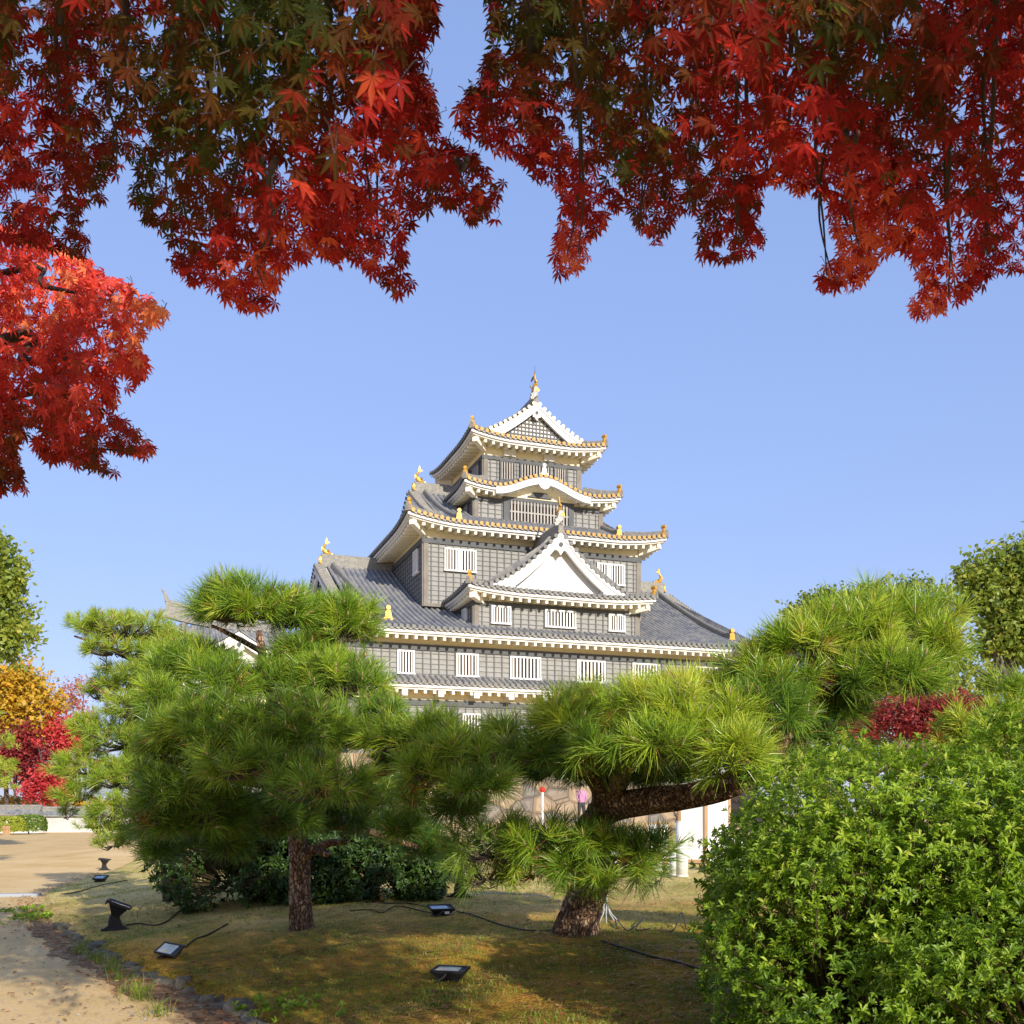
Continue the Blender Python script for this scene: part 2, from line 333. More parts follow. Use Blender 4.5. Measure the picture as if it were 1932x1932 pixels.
def wall_tier(par, u0, u1, v0, v1, zb, zt, zp, bh=.235, bs=.385, beam=.27):
    """boarded storey from zb to zt, cream plaster from zt to zp"""
    w = MB(); bt = MB(); bm = MB(); po = MB()
    sides = [((u0,v0),(u1,v0),(0,-1)), ((u0,v1),(u0,v0),(-1,0)), ((u1,v0),(u1,v1),(1,0)), ((u1,v1),(u0,v1),(0,1))]
    for (ax,ay),(bx,by),(nx,ny) in sides:
        L = math.hypot(bx-ax, by-ay); tx, ty = (bx-ax)/L, (by-ay)/L; z = zb; ztop = zt-beam
        P = lambda s, o, z: (ax+tx*s+nx*o, ay+ty*s+ny*o, z)
        while z < ztop-.02:
            z2 = min(z+bh, ztop)
            w.add([P(0,.03,z),P(L,.03,z),P(L,.002,z2),P(0,.002,z2),P(0,0,z),P(L,0,z)], [(0,1,2,3),(4,5,1,0)])
            bt.hexa([P(0,.0,z-.007),P(L,.0,z-.007),P(L,.034,z-.007),P(0,.034,z-.007),P(0,.0,z+.007),P(L,.0,z+.007),P(L,.034,z+.007),P(0,.034,z+.007)])  # dark strip under each board edge, in place of the lap's shadow
            z = z2
        n = max(2, round(L/bs))
        for i in range(1, n):
            s = L*i/n; p = [P(s-.027,0,zb),P(s+.027,0,zb),P(s+.027,.058,zb),P(s-.027,.058,zb)]
            q = [(a,b,ztop) for a,b,_ in p]; bt.hexa(p+q)
        p = [P(-.05,-.1,ztop),P(L+.05,-.1,ztop),P(L+.05,.09,ztop),P(-.05,.09,ztop)]; bm.hexa(p+[(a,b,zt) for a,b,_ in p])
        p = [P(-.03,-.05,zb-.10),P(L+.03,-.05,zb-.10),P(L+.03,.075,zb-.10),P(-.03,.075,zb-.10)]; po.hexa(p+[(a,b,zb+.06) for a,b,_ in p])
        for s in (.11, L-.11):
            p = [P(s-.12,-.02,zb),P(s+.12,-.02,zb),P(s+.12,.072,zb),P(s-.12,.072,zb)]; po.hexa(p+[(a,b,ztop) for a,b,_ in p])
    o = sub('storey_wall', w, 'board', par); sub('battens_lap_shade', bt, 'batten', o); sub('top_beam', bm, 'beam', o); sub('corner_posts', po, 'post', o)
    if zp > zt:
        p = MB(); p.box(u0+.03, u1-.03, v0+.03, v1-.03, zt-.02, zp); sub('plaster_band', p, 'plaster_warm', o)
    return o

def window(par, u0, u1, z0, z1, v, bars, wide=(), side=None, m='white', bm='white', cross=False, fr_w=.075):
    """barred window on the front wall v=const; side=u puts it on the left wall u=const (u0,u1 are then v values)"""
    T = (lambda a, o, z: (a, v-o, z)) if side is None else (lambda a, o, z: (side-o, a, z))
    def bx(mb, a0, a1, o0, o1, z0, z1):
        p = [T(a0,o0,z0),T(a1,o0,z0),T(a1,o1,z0),T(a0,o1,z0)]; mb.hexa(p+[T(a0,o0,z1),T(a1,o0,z1),T(a1,o1,z1),T(a0,o1,z1)])
    f = MB(); w = fr_w
    bx(f,u0,u1,.03,.15,z1-w,z1); bx(f,u0-.02,u1+.02,.03,.17,z0,z0+w); bx(f,u0,u0+w,.03,.15,z0+w,z1-w); bx(f,u1-w,u1,.03,.15,z0+w,z1-w)
    o = sub('window', f, m, par)
    d = MB(); bx(d,u0+w-.01,u1-w+.01,.03,.068,z0+w-.01,z1-w+.01); sub('pane', d, 'dark', o)
    L = u1-u0-2*w; b = MB()
    for i in range(bars):
        c = u0+w+L*(i+.5)/bars; h = L/bars*(.225 if i not in wide else .52)
        bx(b, c-h, c+h, .085, .135, z0+w, z1-w)
    if cross: bx(b, u0+w, u1-w, .08, .13, (z0+z1)/2-.04, (z0+z1)/2+.03)
    sub('bars', b, bm, o)
    s = MB(); R2 = random.Random(int(u0*97+z0*13))          # a few brown shutters and posts seen behind the bars
    for i in range(max(1, bars//3) if bm != 'bar' else 1):
        c = R2.uniform(u0+.15, u1-.15); bx(s, c-.05, c+.06, .06, .074, z0+w, z1-w)
    sub('shutter', s, 'shutter', o)
    return o

class Roof:
    """tiled roof: x along the ridge, y across it; eave rectangle x in [xL,xR], |y|<=hb; 'lim' caps the run of a skirt"""
    def __init__(s, cu, cv, rot, hb, xL, xR, gL, gR, z0, s0, k, lift=.3, lim=None, bump=None, front=True, back=True, left=True, right=True, sp=.285, verge=.42, lc=3.2):
        s.__dict__.update(locals()); s.lim = lim or hb
    def P(s, x, y, z): return (s.cu+x, s.cv+y, z) if not s.rot else (s.cu+y, s.cv+x, z)
    def H(s, d): return s.z0+s.s0*d+s.k*d*d
    def z(s, d1, d2, x=None, side=None):
        lo, hi = min(d1,d2), max(d1,d2)
        v = s.H(d1)+s.lift*max(0,1-hi/s.lc)**2*max(0,1-lo/2.6)
        if s.bump and side == 'F': v += s.bump(x)*max(0,1-d1/(s.lim*1.5))
        return v
    def columns(s):
        out = []
        for name, sy, on in (('F',-1,s.front),('B',1,s.back)):
            if not on: continue
            n = max(3, round((s.xR-s.xL)/s.sp)); cols = []
            for i in range(n+1):
                x = s.xL+(s.xR-s.xL)*(i/n); e = min(x-s.xL, s.xR-x); lo = 0.0
                if s.lim < s.hb: dm = min(s.lim, e)
                else: dm = s.hb if s.gL <= x <= s.gR else min(s.hb, e)
                if not s.left and x < (s.xL+s.xR)/2: dm = s.lim
                if not s.right and x > (s.xL+s.xR)/2: dm = s.lim
                cols.append([(x, sy*(s.hb-d), d, e, dm) for d in np.linspace(0, dm, 12 if dm > 3 else 7)])
            out.append((name, cols))
        for name, on in (('L',s.left),('R',s.right)):
            if not on: continue
            n = max(3, round(2*s.hb/s.sp)); cols = []
            run = min(s.lim, (s.gL-s.xL) if name == 'L' else (s.xR-s.gR)) if s.lim == s.hb else s.lim
            for i in range(n+1):
                y = -s.hb+2*s.hb*i/n; e = s.hb-abs(y); dm = min(run, e)
                cols.append([((s.xL+d) if name == 'L' else (s.xR-d), y, d, e, dm) for d in np.linspace(0, dm, 7)])
            out.append((name, cols))
        return out
    def build(s, par, endmat='greytile', flat=.0):
        sh = MB(); tb = MB(); en = MB(); eg = MB(); rt = .082
        for name, cols in s.columns():
            pts = []
            for c in cols:
                pts.append([Vector(s.P(x, y, s.z(d, e, x, name))) for x, y, d, e, dm in c])
            if name in 'FB':      # carry the slope out over the gable as a verge
                for j, c in enumerate(cols): pass
            for j in range(len(cols)-1):
                a, b = pts[j], pts[j+1]
                if len(a) != len(b):
                    m = 12; ra = [a[0].lerp(a[-1], t) for t in np.linspace(0,1,m)] if cols[j][-1][4] < .01 else None
                    f = lambda c, nm=name: [Vector(s.P(c[0][0] if nm in 'FB' else ((s.xL+d) if nm=='L' else (s.xR-d)), (math.copysign(s.hb-d, c[0][1])) if nm in 'FB' else c[0][1], s.z(d, c[0][3], c[0][0], nm))) for d in np.linspace(0, c[-1][4], m)]
                    a, b = f(cols[j]), f(cols[j+1])
                    la = list(np.linspace(0, cols[j][-1][4], m)); lb = list(np.linspace(0, cols[j+1][-1][4], m))
                else: la = [q[2] for q in cols[j]]; lb = [q[2] for q in cols[j+1]]
                sh.strip(a, b, la+lb)
            nrm = {'F':(0,-1),'B':(0,1),'L':(-1,0),'R':(1,0)}[name]
            out = Vector(s.P(s_x(nrm), s_y(nrm), 0))-Vector(s.P(0,0,0)); al = Vector((-out.y, out.x, 0))
            for j, c in enumerate(cols):
                if c[-1][4] < .12: continue
                p = pts[j]; n = 6; vs = []; at_ = []
                for i, q in enumerate(p):
                    for k in range(n):
                        w = math.pi*k/(n-1); vs.append(q+al*math.cos(w)*rt+Vector((0,0,.015+math.sin(w)*rt*1.3))); at_.append(c[i][2])
                m = len(p); tb.add(vs, [(i*n+k, i*n+k+1, (i+1)*n+k+1, (i+1)*n+k) for i in range(m-1) for k in range(n-1)], at_)
                q = p[0]+Vector((0,0,.02))+out*.02; nn = 10; r = .098; vs = []
                for o_ in (0,.05):
                    vs += [q+out*o_+al*math.cos(2*math.pi*k/nn)*r+Vector((0,0,math.sin(2*math.pi*k/nn)*r)) for k in range(nn)]
                (en if name == 'F' and not s.rot or name == 'L' and s.rot else eg).add(vs, [tuple(range(nn)), tuple(range(2*nn-1,nn-1,-1))]+[(k,(k+1)%nn,nn+(k+1)%nn,nn+k) for k in range(nn)])
                if j < len(cols)-1:   # hanging lip of the pan tile between two round ends
                    q2 = pts[j+1][0]; mid = (p[0]+q2)/2
                    sh.add([p[0]+out*.03, mid+out*.03+Vector((0,0,-.03)), q2+out*.03, q2+out*.03+Vector((0,0,-.075)), mid+out*.03+Vector((0,0,-.12)), p[0]+out*.03+Vector((0,0,-.075))], [(0,1,4,5),(1,2,3,4)])
        base = len(sh.v); sh.v += tb.v; sh.f += [tuple(i+base for i in f) for f in tb.f]; sh.a += tb.a
        o = sub('roof', sh, 'roof', par, smooth=True, attr='lap'); s.obj = o
        sub('tile_ends', en, endmat, o)
        if eg.v: sub('tile_ends', eg, 'greytile', o)
        return o
    def eaves(s, ov, sides='FLRB', par=None, corner=True, drop=.02, rsp=.44):
        """white fascia boards, rafters and soffit under the eaves; ov = overhang to the wall"""
        fb = MB(); rf = MB(); so = MB(); o = par or s.obj
        for name in sides:
            nrm = {'F':(0,-1),'B':(0,1),'L':(-1,0),'R':(1,0)}[name]
            ax0, ax1 = (s.xL, s.xR) if name in 'FB' else (-s.hb, s.hb); n = 48
            def pt(a, i, z):      # a along the eave, i inset
                if name == 'F': return s.P(a, -s.hb+i, z)
                if name == 'B': return s.P(a, s.hb-i, z)
                if name == 'L': return s.P(s.xL+i, a, z)
                return s.P(s.xR-i, a, z)
            def zz(a):
                e = min(a-ax0, ax1-a) if not ((name in 'FB') and (not s.right) and a > (ax0+ax1)/2) else 9
                return s.z(0, max(0,e), a, name)
            def rib(i0, i1, za, zb, mb):
                q = []
                for j in range(n+1):
                    t = j/n; a0 = ax0+i0+(ax1-ax0-2*i0)*t; z = zz(ax0+(ax1-ax0)*t)-drop
                    a1 = ax0+i1+(ax1-ax0-2*i1)*t
                    q.append((pt(a0,i0,z+za), pt(a1,i1,z+za), pt(a1,i1,z+zb), pt(a0,i0,z+zb)))
                for k in range(4):
                    mb.strip([r[k] for r in q], [r[(k+1)%4] for r in q])
            rib(.06,.26,-.07,-.21,fb); rib(.17,.34,-.21,-.30,fb)
            if ov > .5:
                m = max(2, round((ax1-ax0-.8)/rsp))
                for j in range(m+1):
                    a = ax0+.45+(ax1-ax0-.9)*j/m; z = zz(a)-drop
                    e = min(a-ax0, ax1-a); L = min(ov+.02, max(.5, e))
                    p = []
                    for i, dz in ((.22,0),(L,.12)):
                        p += [pt(a-.065,i,z-.46+dz), pt(a+.065,i,z-.46+dz)]
                    lo = [p[0],p[1],p[3],p[2]]; rf.hexa(lo+[(x,y,w+.15) for x,y,w in lo])
            q0 = []; q1 = []
            for j in range(n+1):
                t = j/n; z = zz(ax0+(ax1-ax0)*t)-drop
                q0.append(pt(ax0+.28+(ax1-ax0-.56)*t,.28,z-.305)); q1.append(pt(ax0+ov+(ax1-ax0-2*ov)*t,ov+.05,s.z0-.305+.13))
            so.strip(q0, q1)
        if corner and s.lim >= .8:
            for cx, cy, on in ((s.xL,-s.hb,s.left and s.front),(s.xR,-s.hb,s.right and s.front),(s.xL,s.hb,s.left and s.back),(s.xR,s.hb,s.right and s.back)):
                if not on: continue
                a = Vector(s.P(cx, cy, 0)); c = Vector(s.P(cx-math.copysign(ov,cx-(s.xL+s.xR)/2), cy-math.copysign(ov,cy), 0)); d = (c-a).normalized()
                z = s.z(0,0)-drop; pd = Vector((-d.y,d.x,0))*.13; p0 = a+d*.42; p1 = c
                lo = [p0-pd+Vector((0,0,z-.62)), p0+pd+Vector((0,0,z-.62)), p1+pd+Vector((0,0,s.z0-.55)), p1-pd+Vector((0,0,s.z0-.55))]
                rf.hexa(lo+[q+Vector((0,0,.34)) for q in lo])
        sub('eave_boards', fb, 'white', o); sub('soffit', so, 'plaster_warm', o)
        if rf.v: sub('rafters', rf, 'rafter', o)
    def line(s, x0, y0, x1, y1, side, n=12):
        """points on the roof surface from (x0,y0) to (x1,y1)"""
        q = []
        for t in np.linspace(0,1,n):
            x, y = x0+(x1-x0)*t, y0+(y1-y0)*t; dy = s.hb-abs(y); dx = min(x-s.xL if s.left else 99, s.xR-x if s.right else 99)
            if side == 'hip': z = s.z(min(dx,dy), max(dx,dy), x, 'F' if s.bump and y < 0 else None)
            else: z = s.z(dy, max(0,dx), x, side)
            q.append(Vector(s.P(x, y, z)))
        return q
def s_x(n): return n[0]
def s_y(n): return n[1]

def roll(par, pts, w=.13, h=.24, name='ridge'):       # ridge of stacked tiles: tapering body with a round cap tile
    mb = MB()
    lo = [p+Vector((0,0,-.06)) for p in pts]
    for i in range(len(pts)-1):
        d = (pts[i+1]-pts[i]); d.z = 0; d.normalize(); pd = Vector((-d.y,d.x,0))
        a, b = pts[i], pts[i+1]; U = Vector((0,0,h)); D = Vector((0,0,-.08))
        mb.hexa([a-pd*w+D, b-pd*w+D, b+pd*w+D, a+pd*w+D, a-pd*w*.75+U, b-pd*w*.75+U, b+pd*w*.75+U, a+pd*w*.75+U])
    mb.tube([p+Vector((0,0,h+.02)) for p in pts], w*.72, 8)
    return sub(name, mb, 'ridge', par, smooth=False)

BELL = [(x*.74,z) for x,z in [(-.30,0),(-.32,.07),(-.22,.10),(-.18,.20),(-.17,.34),(-.11,.42),(.11,.42),(.17,.34),(.18,.20),(.22,.10),(.32,.07),(.30,0)]]
def plaque(par, p, face, sc=1.0, m='gold', ball=True):        # bell-shaped ridge-end tile with a round knob above
    f = Vector((face[0], face[1], 0)).normalized(); a = Vector((-f.y, f.x, 0)); p = Vector(p); mb = MB(); up = Vector((0,0,1))
    mb.prism(BELL, lambda q: p+a*q[0]*sc+up*q[1]*sc+f*.06, lambda q: p+a*q[0]*sc+up*q[1]*sc-f*.05)
    mb.prism([(x*.55,.07+y*.62) for x,y in BELL], lambda q: p+a*q[0]*sc+up*q[1]*sc+f*.09, lambda q: p+a*q[0]*sc+up*q[1]*sc+f*.055)
    o = sub('ridge_end_plaque', mb, m, par)
    if ball:
        k = MB(); k.tube([p+up*.52*sc-f*.16, p+up*.53*sc+f*.09], .105*sc, 10); k.tube([p+up*.40*sc, p+up*.5*sc], .05*sc, 6); sub('knob', k, m, o)
    return o

def fish(par, p, inward, sc=1.0):     # gilded dolphin-fish: head on the ridge, body arching up to a forked tail
    f = Vector((inward[0], inward[1], 0)).normalized(); a = Vector((-f.y, f.x, 0)); up = Vector((0,0,1)); p = Vector(p); mb = MB()
    C = lambda x, z, y=0: p+(f*x+up*z+a*y)*sc
    path = [C(.44,.10),C(.30,.15),C(.12,.20),(C(-.06,.30)),C(-.17,.46),C(-.16,.64),C(-.08,.80),C(.02,.92)]
    mb.tube(path, [.06*sc,.15*sc,.20*sc,.20*sc,.16*sc,.12*sc,.085*sc,.05*sc], 9)
    def fin(pts, t=.035): mb.prism(pts, lambda q: C(q[0],q[1],t), lambda q: C(q[0],q[1],-t))
    fin([(-.04,.82),(.06,.86),(.20,.98),(.34,.97),(.24,1.06),(.14,1.10),(.10,1.26),(.05,1.40),(-.01,1.18),(-.06,1.0)])
    fin([(-.20,.30),(-.34,.36),(-.30,.46),(-.37,.54),(-.30,.60),(-.31,.70),(-.18,.62),(-.14,.45)])
    for sgn in (-1,1):
        b = C(.14,.18,sgn*.16); mb.add([b, C(.02,.34,sgn*.36), C(.18,.40,sgn*.38), C(.26,.24,sgn*.2), C(.14,.2,sgn*.12)], [(0,1,2,3),(0,4,1),(4,3,2,1)])
    fin([(.40,.14),(.56,.20),(.50,.12),(.58,.06),(.42,.02)], .09)
    return sub('fish_ornament', mb, 'gold', par, smooth=False)

def big_plaque(par, p, face, sc=1.0):  # white scrolled ridge-end board of a gable
    f = Vector((face[0], face[1], 0)).normalized(); a = Vector((-f.y, f.x, 0)); up = Vector((0,0,1)); p = Vector(p); mb = MB()
    pl = [(-.62,-.34),(-.66,-.16),(-.52,-.10),(-.60,.02),(-.58,.16),(-.44,.18),(-.36,.34),(-.33,.62),(-.22,.78),(.22,.78),(.33,.62),(.36,.34),(.44,.18),(.58,.16),(.60,.02),(.52,-.10),(.66,-.16),(.62,-.34),(.40,-.36),(.22,-.12),(0,.06),(-.22,-.12),(-.40,-.36)]
    left = [q for q in pl if q[0] <= 0]; 
    half = [(0,.06),(0,.78),(-.22,.78),(-.33,.62),(-.36,.34),(-.44,.18),(-.58,.16),(-.60,.02),(-.52,-.10),(-.66,-.16),(-.62,-.34),(-.40,-.36),(-.22,-.12)]
    for sg in (-1,1):
        h = [(x*sg*-1 if sg < 0 else x, z) for x, z in half]
        mb.prism(h, lambda q: p+(a*q[0]+up*q[1])*sc+f*.10, lambda q: p+(a*q[0]+up*q[1])*sc-f*.08)
    o = sub('ridge_end_plaque', mb, 'white', par)
    g2 = MB(); g2.prism([(-.13,.36),(-.13,.56),(0,.66),(.13,.56),(.13,.36)], lambda q: p+(a*q[0]+up*q[1])*sc+f*.125, lambda q: p+(a*q[0]+up*q[1])*sc+f*.095)
    sub('crest', g2, 'gold', o)
    return o

def gable(par, apex, wdir, fdir, half, zb, prof, field='plaster', board=.42, thick=.16, recess=.42, lattice=False, pend=True, feet=True):
    """pediment: prof(x) = roof height at distance x from the ridge; fdir faces out"""
    f = Vector((fdir[0],fdir[1],0)).normalized(); w = Vector((wdir[0],wdir[1],0)).normalized(); c = Vector((apex[0],apex[1],0)); up = Vector((0,0,1))
    xs = np.linspace(0, half, 14)
    fm = MB(); bb = MB()
    top = [(-x, prof(x)-.05) for x in xs[::-1]]+[(x, prof(x)-.05) for x in xs[1:]]
    fm.prism([(-half, zb)]+[t for t in top if t[1] > zb]+[(half, zb)], lambda q: c+w*q[0]+up*q[1]-f*(recess-.03), lambda q: c+w*q[0]+up*q[1]-f*(recess+.1))
    o = sub('gable', fm, field, par)
    for sg in (-1,1):
        for off, bd, th in ((.06, board, thick), (.02, board*.34, thick+.07)):
            bw = lambda x: bd*(1+.35*(x/half)**2)
            for i in range(len(xs)-1):
                x0, x1 = xs[i], xs[i+1]; q = []
                for x, in ((x0,),(x1,)):
                    z = prof(x)-off; q.append((c+w*sg*x+up*(z-bw(x)), c+w*sg*x+up*z))
                p = [q[0][0], q[1][0], q[1][0]-f*th, q[0][0]-f*th] if off > .03 else [q[0][0]+f*.06, q[1][0]+f*.06, q[1][0]-f*(th-.2), q[0][0]-f*(th-.2)]
                r = [q[0][1], q[1][1], q[1][1]-f*th, q[0][1]-f*th] if off > .03 else [q[0][1]+f*.06, q[1][1]+f*.06, q[1][1]-f*(th-.2), q[0][1]-f*(th-.2)]
                bb.hexa(p+r)
    sub('bargeboards', bb, 'white', o)
    if pend:
        pm = MB(); z = prof(0)-.36
        poly = [(-.30,.0),(-.27,-.40),(-.36,-.62),(-.36,-.70),(-.18,-.74),(0,-1.0),(.18,-.74),(.36,-.70),(.36,-.62),(.27,-.40),(.30,.0)]
        hs_ = board*1.55
        pm.prism([(x*hs_, z+y*hs_) for x, y in poly], lambda q: c+w*q[0]+up*q[1]+f*.055, lambda q: c+w*q[0]+up*q[1]-f*.05)
        pd = sub('gable_pendant', pm, 'white', o); hx = MB(); cz = z-.36*hs_
        hx.tube([c+up*cz+f*.05, c+up*cz+f*.11], .12*hs_/.65*.8, 6); sub('boss', hx, 'beam', pd)
    if lattice:
        lm = MB(); n = int(2*half/.205)
        for i in range(n+1):
            x = -half+2*half*i/n; z1 = prof(abs(x))-board*.9
            if z1 > zb+.1: 
                q = c+w*x-f*(recess-.05); lm.hexa([q+w*dx+f*dy+up*zb for dx,dy in ((-.03,-.02),(.03,-.02),(.03,.04),(-.03,.04))]+[q+w*dx+f*dy+up*z1 for dx,dy in ((-.03,-.02),(.03,-.02),(.03,.04),(-.03,.04))])
        z = zb+.1
        while z < prof(0)-.5:
            hw = max([x for x in np.linspace(0,half,60) if prof(x)-board*.9 > z] or [0])
            if hw > .1:
                q = c-f*(recess-.055); lm.hexa([q+w*dx+f*dy+up*(z-.03) for dx,dy in ((-hw,-.02),(hw,-.02),(hw,.03),(-hw,.03))]+[q+w*dx+f*dy+up*(z+.03) for dx,dy in ((-hw,-.02),(hw,-.02),(hw,.03),(-hw,.03))])
            z += .205
        sub('gable_lattice', lm, 'batten', o)
    return o

def verge(par, roof, x, outw, d0, endmat, sides=(-1,1), lip=.42):
    """courses of tiles across the roof's gable edge, each closed by a round end"""
    tb = MB(); en = MB(); sh = MB(); out = Vector(roof.P(outw,0,0))-Vector(roof.P(0,0,0))
    for sy in sides:
        ds = np.arange(d0, roof.hb-.12, .27); A = []; B = []
        for d in np.linspace(d0, roof.hb, 16):
            A.append(Vector(roof.P(x-outw*.02, sy*(roof.hb-d), roof.H(d)))); B.append(A[-1]+out*lip)
        sh.strip(A, B, [0]*32); sh.strip(B, [b+Vector((0,0,-.09)) for b in B], [0]*32)
        for d in ds:
            q = Vector(roof.P(x, sy*(roof.hb-d), roof.H(d)+.05)); tb.tube([q-out*.05, q+out*(lip+.02)], .085, 8)
            n = 10; e = [q+out*(lip+.03), q+out*(lip+.07)]; en.tube(e, .105, 10)
    o = sub('verge', sh, 'roof', par, attr='lap'); sub('verge_tiles', tb, 'ridge', o); sub('tile_ends', en, endmat, o)

# ---- stone base and first storey
sb = MB()
def battered(mb, u0,u1,v0,v1,z0,z1,b):
    n = 10
    for i in range(n):
        t0, t1 = i/n, (i+1)/n; f = lambda t: b*(1-t)**1.6; a, c = f(t0), f(t1); za, zb_ = z0+(z1-z0)*t0, z0+(z1-z0)*t1
        p = [(u0-a,v0-a,za),(u1+a,v0-a,za),(u1+a,v1+a,za),(u0-a,v1+a,za)]; q = [(u0-c,v0-c,zb_),(u1+c,v0-c,zb_),(u1+c,v1+c,zb_),(u0-c,v1+c,zb_)]
        mb.add(p+q, [(k,(k+1)%4,4+(k+1)%4,4+k) for k in range(4)])
    mb.add([(u0,v0,z1),(u1,v0,z1),(u1,v1,z1),(u0,v1,z1)], [(0,1,2,3)])
battered(sb, -4.6, 16.4, -3.0, 16, 0, 4.2, 1.3)
def stone_mat():
    m, nt, out = new_mat('fitted_stone'); b = N(nt, 'ShaderNodeBsdfPrincipled'); b.inputs['Roughness'].default_value = .9
    tc = N(nt, 'ShaderNodeTexCoord'); mp = N(nt, 'ShaderNodeMapping'); mp.inputs['Scale'].default_value = (1,1,1.5); nt.links.new(tc.outputs['Object'], mp.inputs[0])
    v1 = N(nt, 'ShaderNodeTexVoronoi'); v1.inputs['Scale'].default_value = .95; v2 = N(nt, 'ShaderNodeTexVoronoi', feature='DISTANCE_TO_EDGE'); v2.inputs['Scale'].default_value = .95
    for v in (v1,v2): nt.links.new(mp.outputs[0], v.inputs['Vector'])
    sp = N(nt, 'ShaderNodeSeparateColor'); nt.links.new(v1.outputs['Color'], sp.inputs[0])
    r = ramp(nt, [(0,(.17,.155,.14)),(.5,(.29,.215,.14)),(1,(.36,.27,.18))]); nt.links.new(sp.outputs[0], r.inputs[0])
    r2 = ramp(nt, [(0,(.30,.28,.25)),(.03,(1,1,1))]); nt.links.new(v2.outputs['Distance'], r2.inputs[0])
    mx = N(nt, 'ShaderNodeMix', data_type='RGBA', blend_type='MULTIPLY'); mx.inputs[0].default_value = 1
    nt.links.new(r.outputs[0], mx.inputs[6]); nt.links.new(r2.outputs[0], mx.inputs[7]); nt.links.new(mx.outputs[2], b.inputs['Base Color'])
    bp = N(nt, 'ShaderNodeBump'); bp.inputs['Strength'].default_value = 1; bp.inputs['Distance'].default_value = .15
    r3 = ramp(nt, [(0,(0,0,0)),(.15,(1,1,1))]); nt.links.new(v2.outputs['Distance'], r3.inputs[0]); nt.links.new(r3.outputs[0], bp.inputs['Height']); nt.links.new(bp.outputs[0], b.inputs['Normal'])
    nt.links.new(b.outputs[0], out.inputs[0]); return m
M['fitted'] = stone_mat()
sub('stone_base', sb, 'fitted', keep)

V5, V4 = -2.9, -3.0
wall_tier(keep, -4.2, 16.0, V5, 15.8, 4.25, 6.72, 7.25)                # first storey
wall_tier(keep, -4.3, 16.1, V5-.04, 15.9, 7.66, 9.24, 9.75)             # second storey
pent = Roof(5.9, 6.45, 0, 10.35, -11.2, 11.2, 0, 0, 7.40, .42, .02, lift=.10, lim=.95)
pent.build(keep); pent.eaves(.9, 'FL')
for u in (-1.85, -.15, 1.55, 3.25, 4.95, 6.65, 8.35, 10.05, 11.75, 13.45, 15.1):
    br = MB(); br.box(u-.11, u+.11, -3.62, V5, 6.86, 7.08); br.box(u-.13, u+.13, -3.66, -3.5, 6.80, 7.12); sub('eave_bracket', br, 'white', keep)
for u0,u1,n in ((-2.05,-1.24,5),(.74,1.83,6),(3.39,4.95,8),(6.82,8.34,7),(9.8,11.28,8),(13.29,14.66,7)):
    window(keep, u0, u1, 7.83, 8.93, V5-.04, n)
for u0,u1,n in ((-3.4,-2.5,5),(1.05,1.94,5),(5.6,6.5,5),(9.9,10.8,5)): window(keep, u0, u1, 4.92, 6.15, V5, n)
main = Roof(5.6, 6.5, 0, 10.6, -11.4, 11.55, -9.4, 10.9, 9.80, .36, .0101, lift=.42)
mo = main.build(keep); main.eaves(1.2, 'FLR')
zr = main.H(10.6)
roll(mo, [Vector((5.6+x, 6.5, zr+.0)) for x in np.linspace(-9.5, 11.15, 8)], .17, .52)
for sx, x, face in ((-1,-9.45,(-1,0)),(1,11.0,(1,0))):
    plaque(mo, (5.6+x+sx*.1, 6.5, zr+.05), face, 1.1, ball=False); fish(mo, (5.6+x-sx*.2, 6.5, zr+.56), (-sx,0), .70)
    xx = x-sx*.55
    roll(mo, main.line(xx, -.3, xx+(.9 if sx < 0 else -.4), -9.2, 'F'), .15, .24); p = main.line(xx, -.3, xx+(.9 if sx < 0 else -.4), -9.2, 'F')[-1]
    plaque(mo, p+Vector((0,-.05,-.02)), (0,-1), 1.05)
    verge(mo, main, -9.4 if sx < 0 else 10.9, sx, 2.1 if sx < 0 else .8, 'ridge', sides=(-1,1))
    gx = 5.6+(-9.4 if sx < 0 else 10.9)+sx*.36
    gable(mo, (gx, 6.5), (0,1), (sx,0), 8.5 if sx < 0 else 9.6, zr-4.3, lambda x: main.H(10.6-x), board=.5)
for sx, sy in ((-1,-1),(1,-1)):
    x0 = main.xL if sx < 0 else main.xR; e = 1.9 if sx < 0 else .7
    pts = main.line(x0, sy*main.hb, x0-sx*e, sy*(main.hb-e), 'hip', 6); roll(mo, pts, .13, .2); plaque(mo, pts[0]+Vector((-sx*.15,.15,0)), (sx*.5,-1), .85)

# ---- projecting bay of the third storey with its big gable
wall_tier(keep, 1.62, 10.17, V4, 0.2, 10.22, 11.43, 11.9, beam=.2)
for u0,u1,n in ((2.44,3.41,6),(5.15,6.74,9),(8.48,9.37,6)): window(keep, u0, u1, 10.38, 11.24, V4, n)
window(keep, -2.1, -1.5, 10.5, 11.24, 0, 4, side=1.62)
bay = Roof(5.85, 0, 1, 4.85, -4.0, 6.0, -2.95, 6.0, 11.84, .10, .112, lift=.22, right=False)
bo = bay.build(keep); bay.eaves(1.0, 'FLB')
zr = bay.H(4.85)
roll(bo, [Vector((5.85, v, zr)) for v in np.linspace(-3.4, -.1, 4)], .15, .34)
big_plaque(bo, (5.85, -3.52, zr+.42), (0,-1), .64); fish(bo, (5.85, -3.2, zr+.84), (0,1), .62)
verge(bo, bay, -2.95, -1, 1.35, 'greytile')
gable(bo, (5.85, -3.32), (1,0), (0,-1), 3.55, 12.1, lambda x: bay.H(4.85-x), board=.5, recess=.5)
